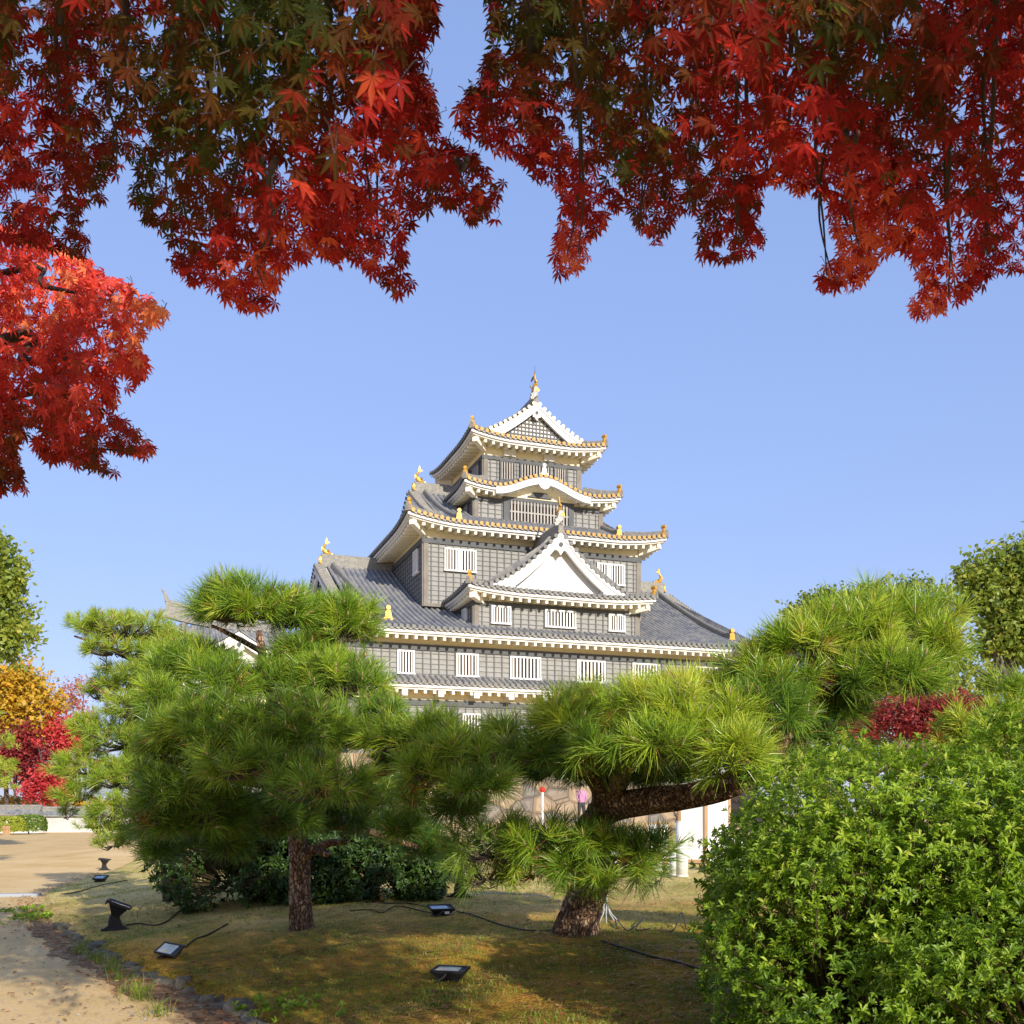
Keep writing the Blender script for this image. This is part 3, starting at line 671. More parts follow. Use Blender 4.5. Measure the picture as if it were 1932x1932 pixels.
for sx in (-1,1):
    gs = MB(); gs.box(5.85+sx*2.45-.17, 5.85+sx*2.45+.17, -3.3, -2.9, 12.05, 12.55); sub('gable_strut', gs, 'white', bo)
for sy in (-1,1):
    pts = bay.line(bay.xL, sy*bay.hb, bay.xL+1.05, sy*(bay.hb-1.05), 'hip', 6); roll(bo, pts, .12, .16); plaque(bo, pts[0]+Vector((-sy*.12,.12,.02)), (sy*.45,-1), .85)
    roll(bo, bay.line(-2.75, sy*.3, -2.75, sy*3.6, 'F'), .12, .16)

# ---- fourth storey
wall_tier(keep, 0, 11.77, 0, 13, 11.72, 14.98, 15.5)
window(keep, 1.03, 2.67, 13.41, 14.55, 0, 10, wide=(4,)); window(keep, 9.24, 10.83, 13.38, 14.50, 0, 10, wide=(4,))
window(keep, .75, 1.55, 13.4, 14.6, 0, 4, side=0)
r3 = Roof(5.88, 6.5, 0, 7.6, -6.98, 6.98, -4.55, 5.3, 15.60, .28, .0264, lift=.38)
o3 = r3.build(keep, 'goldtile'); r3.eaves(1.1, 'FLR')
zr = r3.H(7.6)
roll(o3, [Vector((5.88+x, 6.5, zr)) for x in np.linspace(-4.65, 5.4, 6)], .16, .44)
for sx, x in ((-1,-4.6),(1,5.4)):
    plaque(o3, (5.88+x+sx*.1, 6.5, zr+.05), (sx,0), 1.0, ball=False); fish(o3, (5.88+x-sx*.2, 6.5, zr+.48), (-sx,0), .72)
    xx = x-sx*.5; q = r3.line(xx, -.3, xx-sx*.1, -6.2, 'F'); roll(o3, q, .14, .22); plaque(o3, q[-1]+Vector((0,-.05,0)), (0,-1), .95)
    gx = -4.55 if sx < 0 else 5.3; e = (gx-r3.xL) if sx < 0 else (r3.xR-gx)
    verge(o3, r3, gx, sx, e+.1, 'greytile'); gable(o3, (5.88+gx+sx*.36, 6.5), (0,1), (sx,0), 7.6-e, r3.H(e)-.1, lambda x: r3.H(7.6-x), board=.42)
    x0 = r3.xL if sx < 0 else r3.xR; pts = r3.line(x0, -r3.hb, x0-sx*e, -(r3.hb-e), 'hip', 8); roll(o3, pts, .13, .2); plaque(o3, pts[0]+Vector((-sx*.15,.15,.03)), (sx*.5,-1), .88)

# ---- fifth storey with the curved gable over its wide lattice window
wall_tier(keep, 3.39, 10.74, 2.5, 10.5, 16.55, 18.08, 18.45, beam=.2)
fm = MB(); fm.box(5.0, 9.0, 2.38, 2.55, 16.62, 16.86); fm.box(5.0, 5.3, 2.38, 2.55, 16.86, 18.08); fm.box(8.75, 9.03, 2.38, 2.55, 16.86, 18.08); fm.box(5.0, 9.03, 2.38, 2.55, 18.08, 18.28)
sub('lattice_frame', fm, 'beam', keep)
window(keep, 5.3, 8.75, 16.86, 18.08, 2.5, 18, m='beam', bm='bar', cross=True, fr_w=.05)
window(keep, 3.2, 4.6, 17.0, 17.9, 0, 6, side=3.39, m='beam', bm='bar', fr_w=.05)
def kbump(x):
    t = (x+.06)/2.68
    return .74*(.5+.5*math.cos(math.pi*t))**1.0 if abs(t) < 1 else 0.0
r2 = Roof(7.06, 6.4, 0, 4.8, -4.5, 4.5, 0, 0, 18.50, .36, .05, lift=.24, lim=1.75, bump=kbump, lc=1.9)
o2 = r2.build(keep, 'goldtile'); r2.eaves(.9, 'FLR')
for sx in (-1,1):
    x0 = r2.xL if sx < 0 else r2.xR; pts = r2.line(x0, -r2.hb, x0-sx*1.6, -(r2.hb-1.6), 'hip', 7); roll(o2, pts, .12, .17); plaque(o2, pts[0]+Vector((-sx*.12,.12,.03)), (sx*.5,-1), .88)
kz = 18.50+.74
plaque(o2, (7.0, 1.66, kz+.08), (0,-1), .95, m='white')
kb = MB(); ty = MB(); xs = np.linspace(-2.75, 2.6, 40)
for wz0, wz1, y0, y1 in ((-.10,-.42,-.02,.20),(-.10,-.22,-.07,.0)):
    for i in range(len(xs)-1):
        q = []
        for x in (xs[i], xs[i+1]):
            z = 18.50+kbump(x); q.append(((7.06+x, 1.62+y0, z+wz1), (7.06+x, 1.62+y1, z+wz1), (7.06+x, 1.62+y0, z+wz0), (7.06+x, 1.62+y1, z+wz0)))
        kb.hexa([q[0][0],q[1][0],q[1][1],q[0][1],q[0][2],q[1][2],q[1][3],q[0][3]])
kg = sub('curved_gable', kb, 'white', keep)
ty.prism([(7.06+x, 18.42+kbump(x)-.06) for x in np.linspace(-2.2,2.15,24)]+[(9.2,18.22),(4.86,18.22)], lambda q: (q[0],2.36,q[1]), lambda q: (q[0],2.56,q[1]))
sub('tympanum', ty, 'plaster_warm', kg)
gg = MB(); gg.prism([(7-.62,18.88),(7-.34,18.80),(7-.2,18.62),(7,18.54),(7.2,18.62),(7.34,18.80),(7.62,18.88),(7.3,18.98),(7,19.0),(6.7,18.98)], lambda q: (q[0],1.56,q[1]), lambda q: (q[0],1.64,q[1]))
sub('gable_pendant', gg, 'white', kg)
fk = MB(); fk.prism([(6.3,18.29),(6.34,18.36),(6.52,18.40),(6.62,18.62),(6.8,18.72),(7.2,18.72),(7.38,18.62),(7.48,18.40),(7.66,18.36),(7.7,18.29)], lambda q: (q[0],2.26,q[1]), lambda q: (q[0],2.34,q[1]))
sub('strut_carving', fk, 'beam', kg)

# ---- top storey
wall_tier(keep, 4.15, 9.75, 3.2, 9.0, 19.0, 20.55, 21.15, beam=.2)
for u0,u1,n in ((5.03,5.85,5),(6.16,7.95,10),(8.14,8.9,5)): window(keep, u0, u1, 19.3, 20.32, 3.2, n, m='beam', bm='bar', fr_w=.05)
for v0,v1,n in ((3.7,4.9,7),(5.4,6.8,8)): window(keep, v0, v1, 19.3, 20.32, 0, n, side=4.15, m='beam', bm='bar', fr_w=.05)
for u in (5.6, 7.9):
    pb = MB(); pb.box(u-.32, u+.32, 3.05, 3.24, 20.62, 20.98); sub('eave_bracket', pb, 'plaster', keep)
r1 = Roof(7.0, 6.1, 1, 3.9, -4.0, 4.0, -2.95, 2.95, 21.27, .30, .074, lift=.3, lc=2.6)
o1 = r1.build(keep, 'goldtile'); r1.eaves(1.05, 'FLB')
zr = r1.H(3.9)
roll(o1, [Vector((7.0, 6.1+x, zr)) for x in np.linspace(-3.3, 3.4, 5)], .16, .36)
big_plaque(o1, (7.0, 6.1-3.42, zr+.30), (0,-1), .62)
fish(o1, (7.0, 6.1-3.1, zr+.70), (0,1), .74); fish(o1, (7.0, 6.1+3.1, zr+.36), (0,-1), .62)
verge(o1, r1, -2.95, -1, 1.3, 'paletile')
gable(o1, (7.0, 6.1-3.34), (1,0), (0,-1), 2.62, 21.75, lambda x: r1.H(3.9-x), board=.40, recess=.35, lattice=True)
for sy in (-1,1):
    pts = r1.line(r1.xL, sy*r1.hb, r1.xL+1.05, sy*(r1.hb-1.05), 'hip', 6); roll(o1, pts, .12, .17); plaque(o1, pts[0]+Vector((-sy*.12,.12,.03)), (sy*.45,-1), .85)
    roll(o1, r1.line(-2.8, sy*.3, -2.8, sy*2.7, 'F'), .12, .16)
rod = MB(); rod.tube([(7.0,6.1-3.1,zr+1.6),(7.0,6.1-3.1,zr+2.1)], [.012,.005], 6); sub('lightning_rod', rod, 'cable', o1)
# crow on the topmost gilded fish
def to_world(u, v, z): return keep.matrix_basis @ Vector((u, v, z))
cp = Matrix.Translation((-4.32,50,0)) @ Matrix.Rotation(math.radians(20),4,'Z') @ Vector((6.86, 3.0, zr+1.34))
cr = MB(); cr.tube([(-.02,0,.16),(.02,0,.10),(.0,0,-.02),(-.07,0,-.16),(-.16,0,-.36)], [.05,.085,.11,.085,.02], 8); cr.tube([(.02,0,.14),(.05,0,.2),(.1,0,.2),(.17,0,.18)], [.05,.06,.045,.01], 7)
c_o = cr.build('crow', M['black'], smooth=True); c_o.location = cp; c_o.scale = (.5,.5,.5)
tag(c_o, 'small black crow perched beside the topmost gilded fish on the tower', 'bird')

# ---- storehouse annex behind the pines on the left
an = tag(empty('storehouse', (-4.32, 50, 0), math.radians(20)), 'grey tiled storehouse roof with white gable, left of the tower behind the pines', 'building')
wall_tier(an, -11.9, -6.2, 1.0, 9.0, .3, 7.0, 7.8)
ra = Roof(-6.9, 5.0, 0, 5.2, -6.2, .9, -4.6, .9, 7.8, .40, .035, lift=.3, right=False)
oa = ra.build(an); ra.eaves(1.2, 'FL'); zr = ra.H(5.2)
roll(oa, [Vector((-6.9+x, 5.0, zr+.45*max(0,-x/4.9)**3)) for x in np.linspace(-4.9, .8, 9)], .18, .70)
cw = MB(); cw.prism([(0,0),(.22,0),(.14,.28),(-.10,.62),(-.16,.60),(-.06,.36)], lambda q: (-11.85+q[0], 4.9, zr+1.15+q[1]), lambda q: (-11.85+q[0], 5.1, zr+1.15+q[1])); sub('ridge_horn', cw, 'ridge', oa)
roll(oa, ra.line(-4.1, -.3, -4.0, -4.2, 'F'), .16, .24); verge(oa, ra, -4.6, -1, 1.9, 'ridge')
gable(oa, (-6.9-4.96, 5.0), (0,1), (-1,0), 3.3, ra.H(1.9)-.1, lambda x: ra.H(5.2-x))
# front dormer gable of the annex
dg = Roof(-8.9, -.2, 1, 2.5, -1.6, 5, -1.5, 5, 8.2, .42, .05, lift=0, right=False, left=False)
do = dg.build(an); gable(do, (-8.9, -1.75), (1,0), (0,-1), 2.35, 6.9, lambda x: dg.H(2.5-x), board=.42)
dw = MB(); dw.box(-10.9, -6.9, -1.35, 1.2, 4.7, 8.0); sub('dormer_wall', dw, 'plaster_warm', an)
# ------------------------------------------------------------------ foliage tools (numpy)
def unit(a): return a/np.maximum(np.linalg.norm(a, axis=-1, keepdims=True), 1e-9)
def rand_dir(n): return unit(rng.normal(size=(n,3)))

def needle_mesh(P, A, n, L, w=.0042, tint=None, spread=(10,80), shoot=.09):
    """tufts of pine needles: P tips (T,3), A axes, n needles each, L needle length (T,)"""
    T = len(P); L = np.broadcast_to(np.asarray(L, float), (T,))
    a = np.repeat(A, n, 0); p = np.repeat(P, n, 0); ln = np.repeat(L*rng.uniform(.58,1.15,T), n)*rng.uniform(.78,1.06,T*n)
    u = rng.uniform(0,1,T*n); base = p-a*(u*shoot)[:,None]
    th = np.radians(spread[0]+(spread[1]-spread[0])*(u*.75+rng.uniform(0,.35,T*n))); 
    r = rng.normal(size=a.shape); r = unit(r-(r*a).sum(1,keepdims=True)*a)
    d = unit(a*np.cos(th)[:,None]+r*np.sin(th)[:,None])
    side = unit(np.cross(d, rng.normal(size=d.shape)))
    tip = base+d*ln[:,None]; tip[:,2] -= ln*rng.uniform(0,.16,T*n)
    mid = base+d*(ln*.55)[:,None]; mid[:,2] -= ln*.012
    wv = side*(w/2)
    V = np.stack([base-wv, base+wv, mid+wv, mid-wv, tip+wv*.25, tip-wv*.25], 1).reshape(-1,3)
    i = np.arange(T*n)[:,None]*6
    Q = np.concatenate([i+np.array([[0,1,2,3]]), i+np.array([[3,2,4,5]])], 0)
    t = np.repeat(tint if tint is not None else rng.uniform(.3,.7,T), n)+rng.normal(0,.07,T*n)
    old = rng.uniform(0,1,T*n) < .02; t = np.where(old, .97, np.where(t > .93, .97, np.clip(t,0,.9)))
    return V, Q, np.repeat(t, 6)

def pad_points(c, r, spacing, up=.5, zmin=-.35, inner=.35, flat=1.0):
    """tuft tips and axes over a clipped cushion of foliage"""
    a, b, h = r; area = 4*math.pi*((a*b)**1.6/3+(a*h)**1.6/3+(b*h)**1.6/3)**(1/1.6)
    n = int(area/spacing**2)
    d = rand_dir(n*2); d = d[d[:,2] > zmin][:n]
    lump = 1+.10*np.sin(d[:,0]*6+c[0]*7)+.09*np.sin(d[:,1]*7+c[2]*5)+.07*np.sin(d[:,2]*9+c[1]*3)
    rad = rng.uniform(.84,1.05,len(d))*lump
    k = int(len(d)*inner); di = d[rng.permutation(len(d))[:k]]
    d = np.concatenate([d, di]); rad = np.concatenate([rad, rng.uniform(.35,.8,k)])
    p = np.array(c)+d*np.array([a,b,h])*rad[:,None]
    ax = unit(unit(d/np.array([a,b,h]))*.8+np.array([0,0,up])+rng.normal(0,.28,d.shape))
    return p, ax

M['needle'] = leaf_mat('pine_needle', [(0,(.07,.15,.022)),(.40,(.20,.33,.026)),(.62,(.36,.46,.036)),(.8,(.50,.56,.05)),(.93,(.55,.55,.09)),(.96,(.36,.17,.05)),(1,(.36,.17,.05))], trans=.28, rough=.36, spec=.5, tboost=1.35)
M['needle_far'] = leaf_mat('pine_needle_yellowish', [(0,(.12,.20,.022)),(.45,(.25,.36,.028)),(.8,(.38,.46,.045)),(.93,(.46,.48,.08)),(.96,(.36,.17,.05)),(1,(.36,.17,.05))], trans=.30, rough=.38, spec=.5, tboost=1.4)
M['bud'] = surf('pine_bud', (.50,.36,.24), (.36,.22,.13), 20, .7)

def pine(name, label, trunk, tr, limbs, pads, mat, L=.17, n=64, spacing=.15, w=.0042, group=None, stub=None, dt=0.0):
    base = trunk[0]; root = tag(empty(name, base), label, 'pine tree', group)
    def loc(p): return [Vector(q)-base for q in p]
    t = MB(); t.tube(loc(smooth_path(trunk)), list(np.interp(np.linspace(0,1,len(smooth_path(trunk))), np.linspace(0,1,len(tr)), tr)), 14)
    if stub:
        for p, r in stub: t.tube(loc(p), r, 8)
    tro = t.build('trunk', M['bark'], root, smooth=True)
    for v in tro.data.vertices:
        q = v.co; s_ = .012*math.sin(q.z*23+math.atan2(q.y,q.x)*5)+.008*math.sin(q.z*51+q.x*60); v.co = q+Vector((q.x*0+s_, s_*.6, 0))
    for path, r0, r1 in limbs:
        sp = smooth_path(path); b = MB(); b.tube(loc(sp), list(np.linspace(r0,r1,len(sp))), 9); b.build('branch', M['bark'], root, smooth=True)
    P = []; A = []; LL = []; tw = MB(); TN = []
    for pad in pads:
        k0 = L*.42; c, r = pad[0], tuple(max(.09, q-k0) if i < 2 else max(.06, q-k0*.75) for i, q in enumerate(pad[1])); k = pad[2] if len(pad) > 2 else {}
        p, ax = pad_points(c, r, k.get('sp', spacing), k.get('up',.5), k.get('zmin',-.25), k.get('inner',.25))
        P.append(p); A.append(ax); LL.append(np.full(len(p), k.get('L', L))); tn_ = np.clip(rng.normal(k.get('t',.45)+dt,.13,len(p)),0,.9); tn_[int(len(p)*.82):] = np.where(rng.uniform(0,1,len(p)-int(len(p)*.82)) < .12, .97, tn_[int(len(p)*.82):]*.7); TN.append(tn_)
        hub = Vector(c)-Vector((0,0,r[2]*.3))
        for q, a in zip(p[::2], ax[::2]):
            q = Vector(q); a = Vector(a); e = q-a*.10; m = e.lerp(hub, .45)+Vector((0,0,-.04)); tw.tube([x-base for x in (hub.lerp(m,.3), m, e, q)], [.011,.009,.006,.003], 4, False)
    P = np.concatenate(P); A = np.concatenate(A); LL = np.concatenate(LL); TN = np.concatenate(TN)
    V, Q, tt = needle_mesh(P, A, n, LL, w, TN, shoot=L*.55)
    from_arrays('crown', V-np.array(base), Q, M[mat], root, tt)
    tw.build('twigs', M['darkbark'], root)
    bd = MB(); sel = rng.permutation(len(P))[:int(len(P)*.45)]
    for i in sel:
        q = Vector(P[i])-base; a = (Vector(A[i])+Vector((0,0,.5))).normalized(); h = R.uniform(.03,.075)
        bd.tube([q-a*.02, q+a*h*.6, q+a*h], [.006,.0065,.001], 5, False)
    tag(bd.build('buds', M['bud'], root), kind='stuff')
    return root

def smooth_path(p, n=4):          # Catmull-Rom
    p = [Vector(q) for q in p]
    if len(p) < 3: return p
    o = []
    for i in range(len(p)-1):
        a = p[max(i-1,0)]; b = p[i]; c = p[i+1]; d = p[min(i+2,len(p)-1)]
        for k in range(n):
            t = k/n; o.append(.5*((2*b)+(c-a)*t+(2*a-5*b+4*c-d)*t*t+(-a+3*b-3*c+d)*t**3))
    o.append(p[-1]); return o
def pad(px, py, D, rx, ry, depth=None, **k):
    a = rx/1932*D; h = ry/1932*D; return (tuple(at(px,py,D)), (a, depth or a*.85, h), k)

# ---- pine with the straight bare trunk, left of centre
b0 = G(570,1752); D0 = b0.y; b0.z -= .05
tA = [b0, at(566,1680,D0), at(563,1600,D0), at(556,1520,D0-.1), at(535,1440,D0-.3), at(520,1360,D0-.4), at(500,1270,D0-.4), at(490,1190,D0-.4)]
pine('pine_tree', 'green pine with a straight bare trunk and cushion foliage, in front of the dark shrub',
     tA, [.145,.118,.108,.10,.085,.07,.05,.03],
     [([at(556,1520,D0-.1), at(640,1480,9.3), at(740,1450,9.2), at(800,1400,9.2)], .07,.02),
      ([at(545,1480,D0-.2), at(450,1470,9.2), at(350,1440,8.9), at(290,1430,8.8)], .07,.02),
      ([at(525,1390,D0-.3), at(560,1340,9.6), at(640,1300,9.5), at(690,1230,9.6)], .06,.02),
      ([at(520,1360,D0-.4), at(430,1320,9.4), at(350,1290,9.4)], .05,.015),
      ([at(495,1230,D0-.4), at(440,1200,9.4), at(400,1180,9.3)], .035,.012),
      ([at(560,1560,D0), at(660,1560,10.6), at(760,1590,11.2), at(830,1610,11.4)], .06,.02)],
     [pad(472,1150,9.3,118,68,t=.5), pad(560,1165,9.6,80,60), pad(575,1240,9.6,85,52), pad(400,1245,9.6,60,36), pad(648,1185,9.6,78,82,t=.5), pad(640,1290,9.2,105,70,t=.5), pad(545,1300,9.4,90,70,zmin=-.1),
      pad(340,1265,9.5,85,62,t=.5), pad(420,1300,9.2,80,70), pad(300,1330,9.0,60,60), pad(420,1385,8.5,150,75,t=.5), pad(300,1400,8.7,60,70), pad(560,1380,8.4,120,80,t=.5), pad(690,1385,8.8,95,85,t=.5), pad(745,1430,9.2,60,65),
      pad(600,1478,8.0,105,62,zmin=-.5,t=.5), pad(470,1440,8.2,120,70,zmin=-.5), pad(380,1530,9.2,110,75,zmin=-.6,t=.25), pad(300,1590,9.6,60,55,zmin=-.7,t=.25), pad(480,1540,9.6,120,60,zmin=-.7,t=.2), pad(800,1590,11.4,55,45,zmin=-.7,t=.2), pad(730,1500,10.6,80,60,zmin=-.6,t=.2), pad(330,1490,8.8,90,60,zmin=-.6,t=.3), pad(290,1540,9.0,70,60,zmin=-.7,t=.25), pad(420,1590,9.8,80,50,zmin=-.7,t=.15), pad(640,1540,10.4,90,50,zmin=-.7,t=.15)],  # low t on the lower pads: shade under the crown put into the tint
     'needle', L=.20, n=66, spacing=.142, w=.0047, dt=-.10,
     stub=[([at(562,1625,D0-.05), at(590,1605,D0-.08), at(620,1590,D0-.1), at(655,1588,D0-.1)], [.06,.055,.045,.03]), ([at(600,1602,D0-.1), at(618,1612,D0-.15), at(628,1609,D0-.2)], [.045,.035,.02])])

# ---- pale pine behind it on the left
DB = 15.0
tB = [Vector((at(330,1600,DB).x, DB, gz(at(330,1600,DB).x, DB)-.05)), at(315,1540,DB), at(255,1440,DB), at(250,1340,DB), at(262,1250,DB), at(270,1200,DB)]
pine('pine_tree', 'paler yellow-green layered pine at the edge of the sandy court, left of the straight-trunked pine',
     tB, [.17,.15,.13,.10,.07,.03],
     [([at(258,1460,DB), at(200,1440,14.8), at(150,1430,14.8)],.06,.02), ([at(315,1540,DB), at(240,1560,14.7), at(160,1560,14.6)],.06,.02), ([at(252,1330,DB), at(200,1310,14.8), at(170,1290,14.8)],.05,.015), ([at(262,1250,DB), at(200,1220,14.8), at(140,1200,14.8)],.05,.012)],
     [pad(240,1190,15,100,40,t=.6), pad(165,1185,15,50,34,t=.6), pad(330,1222,15,75,42,t=.6), pad(215,1225,14.7,70,30,t=.6), pad(300,1270,14.6,80,50), pad(225,1290,15,62,42,t=.5), pad(190,1310,15.2,40,34,t=.3), pad(250,1340,14.6,70,42,t=.5), pad(175,1375,15,55,38,t=.55), pad(240,1400,14.8,90,45,t=.4), pad(165,1450,14.8,75,46,t=.6), pad(230,1470,14.6,80,48,t=.55), pad(150,1500,14.7,52,40,t=.45), pad(240,1530,14.4,80,42,t=.5), pad(190,1560,14.4,55,32,t=.5), pad(125,1535,15,26,30,t=.2), pad(300,1460,15,80,120,t=.3), pad(215,1590,14.3,45,24,t=.5), pad(300,1570,14.8,70,40,t=.3)],
     'needle_far', L=.17, n=44, spacing=.185, w=.006)

# ---- leaning pine on the right with the long limb
c0 = G(1085,1765); DC = c0.y; c0.z -= .05
tC = [c0, at(1098,1715,DC), at(1118,1660,DC-.1), at(1122,1600,DC-.3), at(1120,1555,8.9), at(1150,1525,8.6), at(1215,1512,8.3), at(1300,1502,8.0), at(1380,1480,7.8), at(1440,1430,7.7), at(1490,1370,7.8), at(1550,1310,7.9), at(1620,1250,8.0), at(1690,1190,8.1)]
pine('pine_tree', 'leaning pine with a thick limb reaching right over the clipped azalea, before the tower',
     tC, [.235,.185,.16,.145,.135,.125,.115,.105,.10,.095,.085,.07,.05,.03],
     [([at(1132,1545,8.8), at(1136,1490,8.5), at(1090,1440,8.2), at(990,1425,7.9), at(880,1440,7.8), at(800,1450,7.8)], .11,.02),
      ([at(1150,1525,8.6), at(1180,1450,8.1), at(1240,1400,7.7), at(1320,1380,7.4), at(1400,1390,7.3)], .09,.02),
      ([at(1120,1600,9.0), at(1060,1610,8.9), at(980,1640,8.8), at(920,1650,8.7)], .04,.01), ([at(1125,1610,9.0), at(1180,1620,8.8), at(1240,1600,8.8)], .03,.01),
      ([at(1490,1370,7.8), at(1480,1310,7.7), at(1460,1280,7.6)], .06,.02), ([at(1550,1310,7.9), at(1680,1280,7.9), at(1780,1250,7.9)], .05,.015)],
     [pad(1090,1365,7.8,120,68,t=.64), pad(1190,1340,7.9,130,62,t=.74), pad(1310,1355,7.5,130,80,t=.74), pad(1385,1420,7.0,80,72,t=.7), pad(1230,1405,7.4,150,55,t=.5,zmin=-.5), pad(1010,1420,7.8,90,55,t=.3), pad(1110,1430,7.6,90,45,zmin=-.6,t=.25), pad(1290,1300,8.2,110,34,t=.8), pad(1400,1340,7.8,60,60,t=.76),  # high t on the top pads: sunlit highlights put into the tint
      pad(880,1420,7.9,110,52,t=.6), pad(810,1455,7.8,75,60,t=.55), pad(900,1475,7.7,90,45,t=.4,zmin=-.6), pad(780,1500,7.9,50,40,t=.4), pad(960,1370,8.0,60,34,t=.66), pad(1150,1448,8.5,120,38,t=.12,zmin=-.8), pad(1040,1448,8.6,90,36,t=.12,zmin=-.8), pad(1250,1455,8.3,90,34,t=.12,zmin=-.8), pad(1385,1450,7.2,85,52,t=.55,zmin=-.6), pad(1430,1430,7.3,60,50,t=.5,zmin=-.5), pad(740,1400,8.4,80,60,t=.55), pad(830,1385,8.2,80,50,t=.6), pad(760,1560,8.6,60,44,t=.35,zmin=-.7),  pad(860,1520,8.3,80,40,t=.3,zmin=-.7),  # lowest t: dark under the canopy put into the needle tint
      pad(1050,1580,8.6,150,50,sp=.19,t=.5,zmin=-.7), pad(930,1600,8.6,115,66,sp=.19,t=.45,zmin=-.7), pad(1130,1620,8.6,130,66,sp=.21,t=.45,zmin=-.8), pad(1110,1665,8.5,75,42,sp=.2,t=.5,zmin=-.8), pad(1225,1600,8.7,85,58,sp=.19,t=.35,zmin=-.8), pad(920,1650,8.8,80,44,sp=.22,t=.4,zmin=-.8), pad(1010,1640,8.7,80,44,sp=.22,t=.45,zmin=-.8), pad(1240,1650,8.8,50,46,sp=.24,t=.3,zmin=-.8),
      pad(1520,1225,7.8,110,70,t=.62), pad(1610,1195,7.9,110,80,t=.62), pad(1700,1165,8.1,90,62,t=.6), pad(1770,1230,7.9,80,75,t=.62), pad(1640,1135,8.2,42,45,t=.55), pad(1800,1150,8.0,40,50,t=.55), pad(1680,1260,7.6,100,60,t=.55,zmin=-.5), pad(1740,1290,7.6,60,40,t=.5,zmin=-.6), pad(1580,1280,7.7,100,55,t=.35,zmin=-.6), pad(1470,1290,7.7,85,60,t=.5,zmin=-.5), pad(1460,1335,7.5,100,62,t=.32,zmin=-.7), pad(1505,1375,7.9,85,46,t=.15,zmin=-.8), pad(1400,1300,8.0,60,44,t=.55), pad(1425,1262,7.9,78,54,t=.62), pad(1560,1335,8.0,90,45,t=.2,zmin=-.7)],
     'needle', L=.215, n=66, spacing=.142, w=.0047, dt=-.07)

# ---- pine at the right edge behind the azalea
DD = 7.4
tD = [Vector((3.75, DD, gz(3.75,DD)-.05)), Vector((3.72,DD,.9)), Vector((3.62,DD,1.5)), Vector((3.5,DD,2.0)), Vector((3.45,DD,2.3))]
pine('pine_tree', 'pine partly cut off by the right edge, rising behind the clipped azalea', tD, [.13,.11,.09,.06,.03],
     [([Vector((3.62,DD,1.5)), at(1850,1390,DD), at(1790,1390,DD)], .05,.015)],
     [pad(1880,1365,7.3,110,55,t=.55), pad(1920,1310,7.3,60,50,t=.5), pad(1800,1395,7.3,70,40,t=.55), pad(1970,1400,7.3,110,70,t=.5)], 'needle', L=.20, n=64, spacing=.148, w=.0047)

# ---- a distant pine tip at the left edge
tE = [Vector((-14.6,26,0)), Vector((-14.5,26,1)), Vector((-14.2,26,2.2)), Vector((-14,26,3.2))]
pine('pine_tree', 'small bright green pine cut off by the left edge, in front of the red maples', tE, [.14,.12,.09,.04], [],
     [pad(-25,1400,26,55,40,t=.7), pad(-30,1450,26,62,34,t=.7), pad(-40,1480,26,70,28,t=.65), pad(-40,1340,26,40,30,t=.7)], 'needle_far', L=.16, n=30, spacing=.26, w=.010)

# ------------------------------------------------------------------ maples
LOBES = [(0,1.0,.44),(38,.93,.42),(-38,.93,.42),(77,.74,.36),(-77,.74,.36),(122,.42,.22),(-122,.42,.22)]
def leaf_template():
    V = [(0,0,0)]
    for a, l, sh in LOBES:
        w = math.radians(19 if abs(a) < 100 else 24); a = math.radians(a); i = len(V); k = .46
        for ang, r, z in ((a-w*.82, k*l*1.06, .02), (a-w*.34, l*.72, -.03), (a, l, -.12), (a+w*.34, l*.72, -.03), (a+w*.82, k*l*1.06, .02)):
            V.append((math.sin(ang)*r, math.cos(ang)*r, z))
    return np.array(V, float)
def leaves_mesh(P, Y, Nn, S, tint):
    """palmate leaves: P base, Y tip direction, Nn normal"""
    T = leaf_template()
    tri = []
    for a in range(len(LOBES)):
        i = 1+a*5; tri += [(0,i,i+1),(0,i+1,i+2),(0,i+2,i+3),(0,i+3,i+4)]
    tri = np.array(tri); n = len(P)
    Y = unit(Y); X = unit(np.cross(Y, Nn)); Z = np.cross(X, Y)
    curl = rng.uniform(.4,2.2,n)
    V = P[:,None,:]+S[:,None,None]*(T[None,:,0:1]*X[:,None,:]+T[None,:,1:2]*Y[:,None,:]+T[None,:,2:3]*curl[:,None,None]*Z[:,None,:])
    F = (np.arange(n)[:,None,None]*len(T)+tri[None]).reshape(-1,3)
    return V.reshape(-1,3), F, np.repeat(tint, len(T))
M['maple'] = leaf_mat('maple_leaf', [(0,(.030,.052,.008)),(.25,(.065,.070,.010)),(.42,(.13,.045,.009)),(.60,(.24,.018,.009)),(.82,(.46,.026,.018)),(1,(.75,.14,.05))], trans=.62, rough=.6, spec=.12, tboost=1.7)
for n_ in M['maple'].node_tree.nodes:  # leaf fronts dimmed: canopy shade put into the base colour
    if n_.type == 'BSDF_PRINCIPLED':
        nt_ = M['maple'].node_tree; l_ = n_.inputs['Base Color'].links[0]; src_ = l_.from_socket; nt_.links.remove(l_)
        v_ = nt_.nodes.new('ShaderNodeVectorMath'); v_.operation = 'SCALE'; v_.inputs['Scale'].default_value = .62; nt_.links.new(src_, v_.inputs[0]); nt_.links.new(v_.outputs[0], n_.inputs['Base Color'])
M['maple_lit'] = leaf_mat('sunlit_maple_leaf', [(0,(.06,.07,.012)),(.35,(.22,.05,.012)),(.60,(.50,.035,.02)),(.85,(.80,.09,.05)),(1,(.85,.28,.10))], trans=.40, rough=.5, spec=.2, tboost=1.3)  # brighter copy of the maple leaf, sunlight put into the colour
